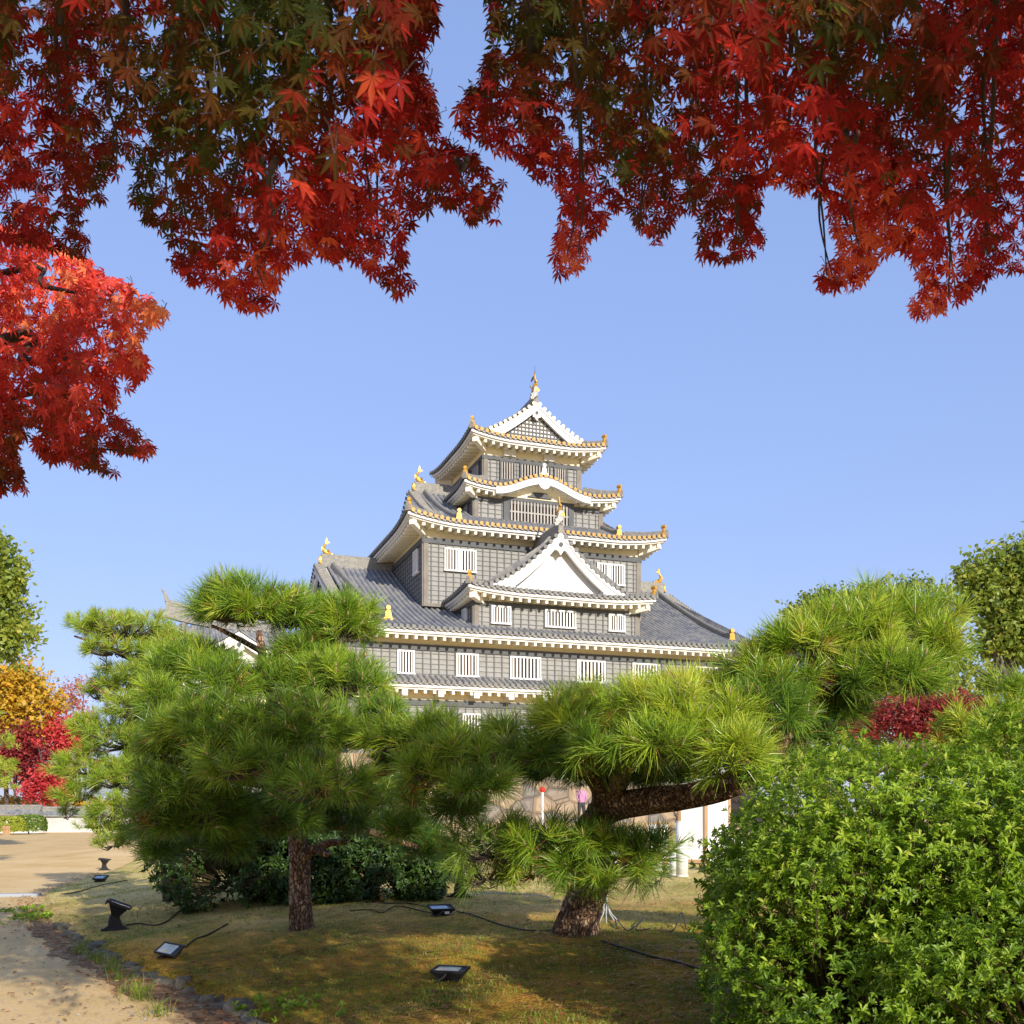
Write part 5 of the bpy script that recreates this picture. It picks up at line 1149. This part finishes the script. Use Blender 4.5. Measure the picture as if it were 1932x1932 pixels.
# ------------------------------------------------------------------ edging stones
stones = []
for k in range(6):
    mb = MB(); n = 7; rr = random.Random(k*7+1); lv = []
    for z, f in ((-.12,.95),(.01,1.06),(.07,1.0),(.10,.82)):
        lv.append([(math.cos(2*math.pi*i/n)*.17*f*rr.uniform(.85,1.15), math.sin(2*math.pi*i/n)*.105*f*rr.uniform(.78,1.22), z+rr.uniform(-.012,.012)) for i in range(n)])
    vs = [p for l in lv for p in l]; fs = [(j*n+i, j*n+(i+1)%n, (j+1)*n+(i+1)%n, (j+1)*n+i) for j in range(3) for i in range(n)]+[tuple(3*n+i for i in range(n))]
    mb.add(vs, fs); me = mb.build('edging_stone', M['rock'], smooth=False); stones.append(me)
sp_ = edge_points(.05); last = None; first = set()
for i, p in enumerate(sp_):
    if p.y > 13.6: break
    if last is not None and (p-last).length < .26: continue
    last = p; t = (sp_[i+1]-p).normalized(); k = R.randrange(6)
    o = stones[k] if k not in first else stones[k].copy()
    if k in first: COL.link(o)
    first.add(k); sc = R.uniform(.7,1.2)
    o.location = (p.x+.03+R.uniform(-.03,.03), p.y+.03+R.uniform(-.03,.03), R.uniform(-.085,-.02)); o.rotation_euler = (R.uniform(-.16,.16), R.uniform(-.12,.12), math.atan2(t.y,t.x)+R.uniform(-.15,.15)); o.scale = (sc, R.uniform(.8,1.4), R.uniform(.8,1.25))
    tag(o, 'rough weathered stone in the kerb between the mossy mound and the gutter', 'stone', 'stones edging the mossy mound')
for k in range(6):
    if k not in first: bpy.data.objects.remove(stones[k])

# ------------------------------------------------------------------ garden lights
M['glass'] = surf('lamp_glass', (.42,.47,.44), (.50,.54,.50), 3, .12, spec=.8)
M['glass2'] = surf('blue_lamp_glass', (.22,.32,.36), (.35,.45,.48), 3, .08, spec=.8)
M['led'] = surf('led_chip', (.75,.55,.10), None, rough=.4)
M['label'] = surf('white_sticker', (.75,.75,.73), None, rough=.5)
M['dgrey'] = surf('dark_grey_metal', (.035,.034,.030), (.05,.048,.042), 9, .4)
def projector(label, p, rz, tilt, sc=1.0):
    """spot projector: square funnel head on a curved foot with its ballast case behind"""
    root = tag(empty('spot_projector', p, rz), label, 'spotlight', 'spot projectors on the lawn'); 
    f = MB(); pts = []
    prof = [(0,.055),(.04,.062),(.10,.075),(.16,.11),(.21,.18),(.235,.21)]; 
    for x in (-.05,.05):
        left = [(-w,.235-z) for w, z in [(q[1],q[0]) for q in prof]]
    poly = [(-q[1],.235-q[0]) for q in prof[::-1]]+[(q[1],.235-q[0]) for q in prof]
    f.prism(poly, lambda q: (q[0]*sc,-.055*sc,q[1]*sc+.0), lambda q: (q[0]*sc,-.02*sc,q[1]*sc)); f.prism(poly, lambda q: (q[0]*sc,.02*sc,q[1]*sc), lambda q: (q[0]*sc,.055*sc,q[1]*sc))
    f.box(-.21*sc,.21*sc,-.085*sc,.085*sc,-.005,.03*sc); f.build('foot', M['black'], root)
    b = MB(); b.tube([(-.05*sc,.12*sc,.03*sc),(-.06*sc,.12*sc,.13*sc),(-.05*sc,.10*sc,.22*sc)], [.075*sc,.075*sc,.06*sc], 8); b.build('ballast_case', M['black'], root)
    h = MB(); Mx = Matrix.Translation((0,0,.24*sc)) @ Matrix.Rotation(tilt,4,'Y'); 
    def ring(w, z): return [Mx @ Vector((x*w*sc,y*w*sc,z*sc)) for x,y in ((-1,-1),(1,-1),(1,1),(-1,1))]
    lv = [ring(.045,-.04),ring(.075,.02),ring(.15,.16),ring(.185,.165),ring(.185,.205),ring(.165,.205),ring(.155,.185)]
    vs = [q for l in lv for q in l]; h.add(vs, [(j*4+i,j*4+(i+1)%4,(j+1)*4+(i+1)%4,(j+1)*4+i) for j in range(6) for i in range(4)]+[(3,2,1,0)])
    lip = ring(.19,.17); h.hexa([Mx @ Vector(q)*1 for q in [(-.20*sc,-.19*sc,.13*sc),(-.185*sc,-.19*sc,.13*sc),(-.185*sc,.19*sc,.13*sc),(-.20*sc,.19*sc,.13*sc),(-.20*sc,-.19*sc,.206*sc),(-.185*sc,-.19*sc,.206*sc),(-.185*sc,.19*sc,.206*sc),(-.20*sc,.19*sc,.206*sc)]])
    ho = h.build('head', M['black'], root); g = MB(); g.add(ring(.154,.186), [(0,1,2,3)]); g.build('lens', M['glass2'], ho)
    return root
def floodlight(label, p, rz, tx, ty, sc=1.0, glass='glass', sticker=False):
    root = tag(empty('floodlight', p, rz), label, 'floodlight', 'flat floodlights lying on the lawn')
    Mx = Matrix.Translation((0,0,.10*sc)) @ Matrix.Rotation(ty,4,'Y') @ Matrix.Rotation(tx,4,'X'); b = MB()
    def ring(w, l, z): return [Mx @ Vector((x*l*sc,y*w*sc,z*sc)) for x,y in ((-1,-1),(1,-1),(1,1),(-1,1))]
    lv = [ring(.065,.11,-.06),ring(.095,.15,-.01),ring(.105,.165,.0),ring(.105,.165,.025),ring(.090,.150,.025),ring(.085,.145,.012)]
    b.add([q for l in lv for q in l], [(j*4+i,j*4+(i+1)%4,(j+1)*4+(i+1)%4,(j+1)*4+i) for j in range(5) for i in range(4)]+[(3,2,1,0)])
    for k in range(7):      # cooling fins
        x = (-.09+.03*k)*sc; q = [Mx @ Vector(v) for v in ((x-.004,-.07*sc,-.085*sc),(x+.004,-.07*sc,-.085*sc),(x+.004,.07*sc,-.085*sc),(x-.004,.07*sc,-.085*sc))]; b.hexa(q+[Mx @ Vector((dx,dy,-.058*sc)) for dx,dy in ((x-.004,-.07*sc),(x+.004,-.07*sc),(x+.004,.07*sc),(x-.004,.07*sc))])
    bo = b.build('housing', M['dgrey'] if glass == 'glass' else M['black'], root)
    g = MB(); g.add([Mx @ Vector((x*sc,y*sc,.0135*sc)) for x,y in ((-.144,-.084),(.09,-.084),(.09,.084),(-.144,.084))], [(0,1,2,3)]); go = g.build('glass', M[glass], bo)
    d = MB(); d.add([Mx @ Vector((x*sc,y*sc,.0135*sc)) for x,y in ((.09,-.084),(.144,-.084),(.144,.084),(.09,.084))], [(0,1,2,3)]); d.build('driver_cover', M['black'], bo)
    if glass == 'glass':
        l = MB(); l.add([Mx @ Vector((x*sc,y*sc,.016*sc)) for x,y in ((-.045,-.06),(-.015,-.06),(-.015,-.03),(-.045,-.03))], [(0,1,2,3)]); l.build('led', M['led'], go)
    if sticker:
        l = MB(); q = [Mx @ Vector((x*sc,-.104*sc,z*sc)) for x,z in ((.02,-.045),(.085,-.045),(.085,-.012),(.02,-.012))]; l.add(q, [(0,1,2,3)]); s_ = l.build('sticker', M['label'], bo); s_.location = (0,-.012*sc,0)
    br = MB()
    for y in (-.112,.112): br.tube([Mx @ Vector((0,y*sc,.0)), Vector((-.03*sc,y*sc,.05*sc)), Vector((-.09*sc,y*sc,.008))], .011*sc, 6)
    br.tube([(-.09*sc,-.112*sc,.01),(-.09*sc,.112*sc,.01)], .011*sc, 6); br.build('bracket', M['dgrey'], root)
    return root
pj1 = G(218,1755); pj2 = G(197,1642); pj3 = G(868,1693)
projector('black spot projector on the near side of the mound, tilted right, beside the path', pj1, .25, .38, .74)
projector('black spot projector farthest off, by the bend of the sandy path', pj2, .15, .12, .68)
projector('black spot projector on the lawn right of the dark shrub, tilted left', pj3, -.15, -.45, .80)
fl1 = G(320,1808); fl2 = G(190,1664); fl3 = G(832,1728); fl4 = G(850,1852)
floodlight('flat floodlight with pale clear glass, sunlit on the moss near the edging stones', fl1, -.45, .55, .10, .78)
floodlight('flat floodlight reflecting blue sky, on the slope by the far projector', fl2, -.15, .35, .0, .85, 'glass2')
floodlight('flat floodlight with white sticker, lying between the two bare pine trunks', fl3, .35, .22, 0, .85, 'glass2', True)
floodlight('flat floodlight in deep shade, nearest the bottom edge', fl4, -.30, .12, 0, .82, 'glass2')

# ------------------------------------------------------------------ cables
def cable(label, px, r=.009, m='cable', lift=None, cat='cable'):
    pts = [G(*p) for p in px]; pts = [p+Vector((0,0,r+.004+(lift[i] if lift else 0))) for i, p in enumerate(pts)]
    q = smooth_path(pts, 5); mb = MB(); mb.tube(q, r, 6); o = mb.build('cable', M[m], smooth=True); return tag(o, label, cat, 'cables lying on the lawn')
cable('black cable from the stickered floodlight to the leaning pine', [(862,1722),(890,1728),(930,1742),(965,1752),(1000,1758),(1050,1758)])
cable('black cable from the leaning pine to the azalea across the moss', [(1135,1778),(1180,1792),(1230,1808),(1275,1818),(1330,1836)], .009)
cable('black cable leading left from the near projector', [(238,1748),(262,1744),(290,1748),(312,1742),(330,1728),(345,1715)])
cable('black cable running back from the clear-glass floodlight', [(350,1790),(368,1775),(395,1765),(430,1745)])
cable('thin black cable curling in front of the dark shrub', [(660,1720),(700,1718),(720,1724),(745,1712),(770,1714),(800,1722),(815,1724)], .007)
cable('looped black cable by the foot of the dark shrub', [(690,1705),(725,1700),(740,1690),(730,1680),(712,1690),(722,1705),(770,1706),(815,1716)], .008, lift=[0,0,.02,.06,.03,0,0,0])
cable('tangled thin cable on the grass right of the leaning pine', [(1150,1745),(1165,1755),(1160,1740),(1185,1758),(1215,1742),(1200,1760),(1240,1752),(1270,1758),(1285,1740),(1295,1756)], .006, lift=[0,.0,.05,0,.05,.02,0,0,.09,0])
cable('cable from the path edge to the blue floodlight', [(85,1690),(120,1688),(150,1683),(180,1674),(205,1668),(240,1662)], .009)
cable('grey cable on the dry grass behind the tilted-left projector', [(888,1690),(930,1686),(980,1688),(1040,1694)], .008, 'greycable')
cv = MB(); cv.prism([(-.14,0),(-.09,.05),(.09,.05),(.14,0)], lambda q: (-.75,q[0],q[1]), lambda q: (.55,q[0],q[1])); o = cv.build('cable_cover', M['greycable']); o.location = G(15,1691); o.rotation_euler = (0,0,.1); tag(o, 'flat grey cable cover lying on the sandy path at the left edge', 'cable cover')
for lb, px, py in (('pale cable ends standing up by the dark shrub, left bunch', 638+0, 1690), ('pale cable ends standing up by the dark shrub, nearer the tilted projector', 814, 1690), ('bunch of pale cable ends beside the leaning pine trunk', 1143, 1742)):
    if px == 638: px = 770
    p = G(px, py); mb = MB(); rr = random.Random(px)
    for k in range(6):
        a = rr.uniform(0,6.28); mb.tube([p*0+Vector((math.cos(a)*.16,math.sin(a)*.10,.0)), Vector((math.cos(a)*.06,math.sin(a)*.05,.10)), Vector((rr.uniform(-.02,.02),rr.uniform(-.02,.02),.22)), Vector((rr.uniform(-.03,.03),0,.32))], [.007,.007,.008,.006], 5)
    o = mb.build('cable_bundle', M['greycable'], smooth=True); o.location = p; tag(o, lb, 'cable bundle')

# ------------------------------------------------------------------ white screens and lanterns beyond the leaning pine
def screen(label, p, rz, w, h):
    root = tag(empty('folding_screen', p, rz), label, 'screen')
    for sx, ang in ((-1,-.35),(1,.35)):
        hx = MB(); Mx = Matrix.Rotation(ang*sx*0+(.42 if sx > 0 else -.42),4,'Z')
        def q(x,y,z): return Mx @ Vector((x*sx,y,z))
        hx.hexa([q(0.04,-.012,.12),q(w,-.012,.12),q(w,.012,.12),q(.04,.012,.12),q(.04,-.012,h),q(w,-.012,h),q(w,.012,h),q(.04,.012,h)]); po = hx.build('panel', M['white'], root)
        fr = MB()
        for x in (w+.03,): fr.hexa([q(x-.03,-.03,0),q(x+.03,-.03,0),q(x+.03,.03,0),q(x-.03,.03,0),q(x-.03,-.03,h+.05),q(x+.03,-.03,h+.05),q(x+.03,.03,h+.05),q(x-.03,.03,h+.05)])
        fr.hexa([q(.04,-.02,.04),q(w,-.02,.04),q(w,.02,.04),q(.04,.02,.04),q(.04,-.02,.12),q(w,-.02,.12),q(w,.02,.12),q(.04,.02,.12)]); fr.build('frame', M['wood'], po)
    c = MB(); c.box(-.04,.04,-.04,.04,0,h+.08); c.build('post', M['wood'], root)
DS = 24.0
screen('tall white folding screen with wooden posts behind the leaning pine', Vector((at(1332,0,DS).x,DS,gz(at(1332,0,DS).x,DS))), -.05, .60, 2.75)
screen('low white screen in a wooden frame on the dry grass, beside the tall folding screen', Vector((at(1243,0,DS).x,DS,gz(at(1243,0,DS).x,DS))), .1, .26, .95)
sgn = MB(); sgn.box(-.33,.33,-.02,.02,.0,.62); sgn.box(-.36,.36,-.03,.03,.62,.68); sgn.box(-.36,-.31,-.03,.03,-.02,.62)
o = sgn.build('notice_board', M['white']); o.location = (at(1372,0,21).x,21,gz(at(1372,0,21).x,21)); tag(o, 'white board standing low in front of the tall folding screen', 'board')
def lantern(label, px, D, h, r=.11):
    x = at(px,0,D).x; root = tag(empty('paper_lantern', (x,D,gz(x,D))), label, 'lantern', 'white paper cylinder lanterns on the dry grass')
    b = MB(); b.tube([(0,0,.02),(0,0,h)], r, 16); b.build('paper_shade', M['white'], root, True); s = MB(); s.tube([(0,0,h-.003),(0,0,h+.02)], r*1.02, 16); s.build('rim', M['plaster'], root); s = MB(); s.tube([(0,0,0),(0,0,.03)], r*1.03, 16); s.build('base', M['plaster'], root)
for lb, px, D, h in (('tallest white paper lantern, in front of the tall folding screen',1287,18.5,.98),('short white paper lantern just left of the tallest lantern',1274,19.2,.40),('white paper lantern at the left of the low screen, half behind needles',1225,20,.38),('white paper lantern left of the low screen, nearest it',1238,20.6,.42),('taller white paper lantern behind the pine needles, left of the low screen',1214,21,.62),('small far white paper lantern behind the drooping needles',1160,24,.34)): lantern(lb, px, D, h)

# ------------------------------------------------------------------ visitor and red-topped post before the stone base
def person(loc, rz, sc):
    me = bpy.data.meshes.new('person'); ed = []; vs = []
    J = {'pel':(0,0,.92,.15,.11),'waist':(0,.0,1.08,.14,.10),'chest':(0,-.01,1.28,.165,.115),'neck':(0,-.01,1.45,.055,.055),'head0':(0,-.03,1.55,.085,.095),'head1':(0,-.03,1.66,.08,.09),
         'shl':(.17,0,1.38,.065,.065),'ell':(.22,-.02,1.12,.045,.045),'wrl':(.17,-.18,1.00,.032,.032),'hal':(.12,-.25,1.02,.035,.028),
         'shr':(-.17,0,1.38,.065,.065),'elr':(-.22,-.02,1.12,.045,.045),'wrr':(-.17,-.18,1.00,.032,.032),'har':(-.12,-.25,1.02,.035,.028),
         'hil':(.09,0,.84,.095,.095),'knl':(.10,-.03,.48,.06,.06),'anl':(.10,.0,.09,.042,.042),'tol':(.11,-.14,.04,.04,.03),
         'hir':(-.09,0,.84,.095,.095),'knr':(-.10,.02,.48,.06,.06),'anr':(-.10,.06,.09,.042,.042),'tor':(-.11,-.08,.04,.04,.03)}
    E_ = [('pel','waist'),('waist','chest'),('chest','neck'),('neck','head0'),('head0','head1'),('chest','shl'),('shl','ell'),('ell','wrl'),('wrl','hal'),('chest','shr'),('shr','elr'),('elr','wrr'),('wrr','har'),('pel','hil'),('hil','knl'),('knl','anl'),('anl','tol'),('pel','hir'),('hir','knr'),('knr','anr'),('anr','tor')]
    K = list(J); me.from_pydata([J[k][:3] for k in K], [(K.index(a),K.index(b)) for a,b in E_], [])
    o = bpy.data.objects.new('person', me); COL.link(o); sk = o.modifiers.new('skin','SKIN'); me.skin_vertices or None
    if not me.skin_vertices:
        me.skin_vertices  # layer is made by the modifier
    lay = me.skin_vertices[0].data if me.skin_vertices else None
    if lay:
        for i, k in enumerate(K): lay[i].radius = J[k][3:]; lay[i].use_root = (k == 'pel')
    o.modifiers.new('ss','SUBSURF').levels = 1; o.modifiers['ss'].render_levels = 2
    o.location = loc; o.rotation_euler = (0,0,rz); o.scale = (sc,)*3
    m, nt, out = new_mat('clothed_figure'); b = N(nt,'ShaderNodeBsdfPrincipled'); b.inputs['Roughness'].default_value = .8; tc = N(nt,'ShaderNodeTexCoord'); s = N(nt,'ShaderNodeSeparateXYZ'); nt.links.new(tc.outputs['Object'], s.inputs[0])
    r = ramp(nt, [(0,(.03,.03,.035)),(.46,(.035,.035,.045)),(.465,(.42,.20,.34)),(.715,(.42,.20,.34)),(.72,(.60,.40,.30)),(1,(.60,.40,.30))]); r.color_ramp.interpolation = 'CONSTANT'
    dv = N(nt,'ShaderNodeMath',operation='DIVIDE'); dv.inputs[1].default_value = 2.0; nt.links.new(s.outputs[2], dv.inputs[0]); nt.links.new(dv.outputs[0], r.inputs[0]); nt.links.new(r.outputs[0], b.inputs['Base Color']); nt.links.new(b.outputs[0], out.inputs[0]); me.materials.append(m)
    h = MB(); 
    for j in range(5):
        t0 = j/5*math.pi*.5; rr_ = math.cos(t0); h.v += [(math.cos(2*math.pi*i/12)*.105*rr_, -.015+math.sin(2*math.pi*i/12)*.118*rr_, 1.60+.15*math.sin(t0)) for i in range(12)]
    h.a = [0]*len(h.v); h.f = [(j*12+i, j*12+(i+1)%12, (j+1)*12+(i+1)%12, (j+1)*12+i) for j in range(4) for i in range(12)]+[tuple(48+i for i in range(12))]
    h.build('hair', M['black'], o, True)
    return tag(o, 'visitor in a pinkish purple jacket before the stone base, seen under the leaning pine', 'person')
xp = at(1097,0,43.2).x
PR_ = person((xp,43.2,gz(xp,43.2)), .4, 1.0)
xq = at(1023.5,0,41).x; rp = MB(); rp.tube([(0,0,0),(0,0,1.42)], .045, 8); o = rp.build('marker_post', M['white']); o.location = (xq,41,gz(xq,41)); tag(o, 'thin white post with a round red top before the stone base', 'post')
rt_ = MB()
for j in range(6):
    a0 = -math.pi/2+math.pi*j/5; rt_.v += [(math.cos(2*math.pi*i/10)*.12*math.cos(a0), math.sin(2*math.pi*i/10)*.12*math.cos(a0), 1.50+.12*math.sin(a0)) for i in range(10)]
rt_.a = [0]*60; rt_.f = [(j*10+i, j*10+(i+1)%10, (j+1)*10+(i+1)%10, (j+1)*10+i) for j in range(5) for i in range(10)]
M['red'] = surf('red_paint', (.65,.03,.025), None, rough=.4); rt_.build('red_top', M['red'], o, True)

# ------------------------------------------------------------------ small growth and litter
M['blade'] = leaf_mat('grass_blade', [(0,(.07,.13,.015)),(.5,(.17,.25,.025)),(1,(.40,.34,.09))], trans=.35)
def blades(P, h, w, n, tint, spreadr):
    m = len(P)*n; b = np.repeat(P,n,0)+np.concatenate([rng.normal(0,spreadr,(m,2)), np.zeros((m,1))],1)
    d = unit(np.concatenate([rng.normal(0,.38,(m,2)), np.ones((m,1))],1)); L = h*rng.uniform(.45,1.1,m); s = unit(np.cross(d, rng.normal(size=(m,3))))*w/2
    mid = b+d*(L*.55)[:,None]; tip = b+d*L[:,None]+np.concatenate([rng.normal(0,.25,(m,2))*L[:,None], -.12*L[:,None]],1)
    V = np.stack([b-s,b+s,mid+s*.8,mid-s*.8,tip+s*.1,tip-s*.1],1).reshape(-1,3); i = np.arange(m)[:,None]*6
    return V, np.concatenate([i+np.array([[0,1,2,3]]), i+np.array([[3,2,4,5]])],0), np.repeat(np.clip(rng.normal(tint,.15,m),0,1),6)
for px, py, s in ((340,1752+70,.9),(330,1800,1.0)): pass
for k, (px, py, n, h) in enumerate(((322,1806+14,34,.20),(345,1832-10,40,.24),(318,1812,0,.2),(262,1760+22,30,.22),(288,1792-2,44,.24),(398,1822+12,28,.19),(430,1850-8,34,.20),(475,1868,24,.16),(505,1868+10,26,.2),(560,1905,22,.17),(610,1905,26,.15))):
    pass
tufts = [(333,1745+60),(345,1800),(300,1790),(278,1775),(400,1838),(432,1858),(255,1812),(212,1795),(290,1905)]
for k, (px, py) in enumerate([(165,1792),(180,1812),(190,1818),(212,1836),(225,1850),(252,1874),(262,1888),(298,1918),(150,1800)]):
    p = G(px, py); V, Q, t = blades(np.array([[0,0,0]]), .19 if k % 3 else .26, .006, 46, .5, .05)
    o = from_arrays('grass_tuft', V, Q, M['blade'], None, t); o.location = (p.x, p.y, p.z); tag(o, 'green tuft of long grass growing in the gutter along the path', 'grass tuft', 'grass tufts in the gutter')
for lb, px, py, n in (('patch of clover-like weeds at the corner of the path and gutter',62,1735,90),('bright green seedlings near the front edging stones',530,1912,40),('smaller patch of weeds on the path side of the gutter',45,1720,50)):
    p = G(px,py); q = np.concatenate([rng.normal(0,.16,(n,1)), rng.normal(0,.28,(n,1)), rng.uniform(.02,.07,(n,1))],1)
    V, F, t = rosettes(q, unit(np.array([0,0,1])+rng.normal(0,.3,(n,3))), 5, .055, .55, np.clip(rng.normal(.6,.15,n),0,1)); o = from_arrays('weeds', V, F, M['azalea'], None, t); o.location = p; tag(o, lb, 'weeds')
M['pebble'] = surf('pebble', (.30,.26,.20), (.55,.50,.42), 3, .9)
n = 2600; y = 6.3+16*rng.uniform(0,1,n)**1.6; x = rng.uniform(-.52,0,n)*y; ok = lawn_dist(x,y) < -.1; x, y = x[ok], y[ok]; m = len(x); s = rng.uniform(.004,.014,m)[:,None]
oc = np.array([[1,0,0],[0,1,0],[-1,0,0],[0,-1,0],[0,0,.7]]); pv = np.stack([x,y,np.full(m,.003)],1)[:,None,:]+oc[None]*s[:,None,:]*rng.uniform(.7,1.3,(m,1,3))
pf = (np.arange(m)[:,None,None]*5+np.array([[0,1,4],[1,2,4],[2,3,4],[3,0,4]])[None]).reshape(-1,3); tag(from_arrays('pebbles', pv.reshape(-1,3), pf, M['pebble']), kind='stuff')
# short grass and moss fuzz over the mound, fallen needles and leaves
n = 46000; y = 5.2+24*rng.uniform(0,1,n)**1.8; x = (rng.uniform(-.52,.42,n))*y; ok = (lawn_dist(x,y) > .12) & (noise2(x*.9,y*.9,5)+rng.normal(0,.6,n) > -.2); x, y = x[ok], y[ok]
V, Q, t = blades(np.stack([x,y,lawn_z(x,y)-.004],1), .038, .0055, 5, .60, .03); tag(from_arrays('grass', V, Q, M['blade'], None, t), kind='stuff')
M['litter'] = leaf_mat('fallen_needles', [(0,(.22,.085,.028)),(.5,(.46,.18,.05)),(1,(.58,.33,.12))], trans=.1)
n = 30000; y = 5.0+11*rng.uniform(0,1,n)**1.2; x = rng.uniform(-.5,.4,n)*y; ok = (lawn_dist(x,y) > -.5) & (noise2(x*1.3,y*1.3,9)+rng.normal(0,.5,n) > .15); x, y = x[ok], y[ok]; m = len(x)
z = np.maximum(lawn_z(x,y),0.004)+.012; a = rng.normal(.5,.8,m); L = rng.uniform(.05,.11,m); d = np.stack([np.cos(a),np.sin(a),rng.normal(0,.10,m)],1); s = np.stack([-np.sin(a),np.cos(a),np.zeros(m)],1)*.0032; p = np.stack([x,y,z],1)
tag(from_arrays('fallen_needles', np.stack([p-d*L[:,None]/2-s, p+d*L[:,None]/2-s, p+d*L[:,None]/2+s, p-d*L[:,None]/2+s],1).reshape(-1,3), np.arange(m*4).reshape(-1,4), M['litter'], None, np.repeat(rng.uniform(0,1,m),4)), kind='stuff')
M['deadleaf'] = leaf_mat('fallen_leaf', [(0,(.10,.055,.03)),(.4,(.26,.12,.05)),(.7,(.38,.10,.035)),(1,(.50,.36,.17))], trans=.1)
n = 1500; k = rng.integers(0,len(ep)-30,n); e = np.array([[ep[i].x, ep[i].y] for i in k]); off = rng.normal(.22,.16,n); x = e[:,0]-off*.75; y = e[:,1]-off*.6
x2 = rng.uniform(-.5,.35,2200); y2 = 5.5+12*rng.uniform(0,1,2200); x = np.concatenate([x, x2*y2]); y = np.concatenate([y, y2]); m = len(x); P = np.stack([x,y,np.maximum(lawn_z(x,y),0.006)+.014],1)
Y = np.stack([rng.normal(size=m),rng.normal(size=m),rng.normal(0,.2,m)],1); Nn = np.stack([rng.normal(0,.25,m),rng.normal(0,.25,m),np.ones(m)],1)
V, F, t = leaves_mesh(P, Y, Nn, rng.uniform(.018,.036,m), rng.uniform(0,1,m)); tag(from_arrays('fallen_leaves', V, F, M['deadleaf'], None, t), kind='stuff')
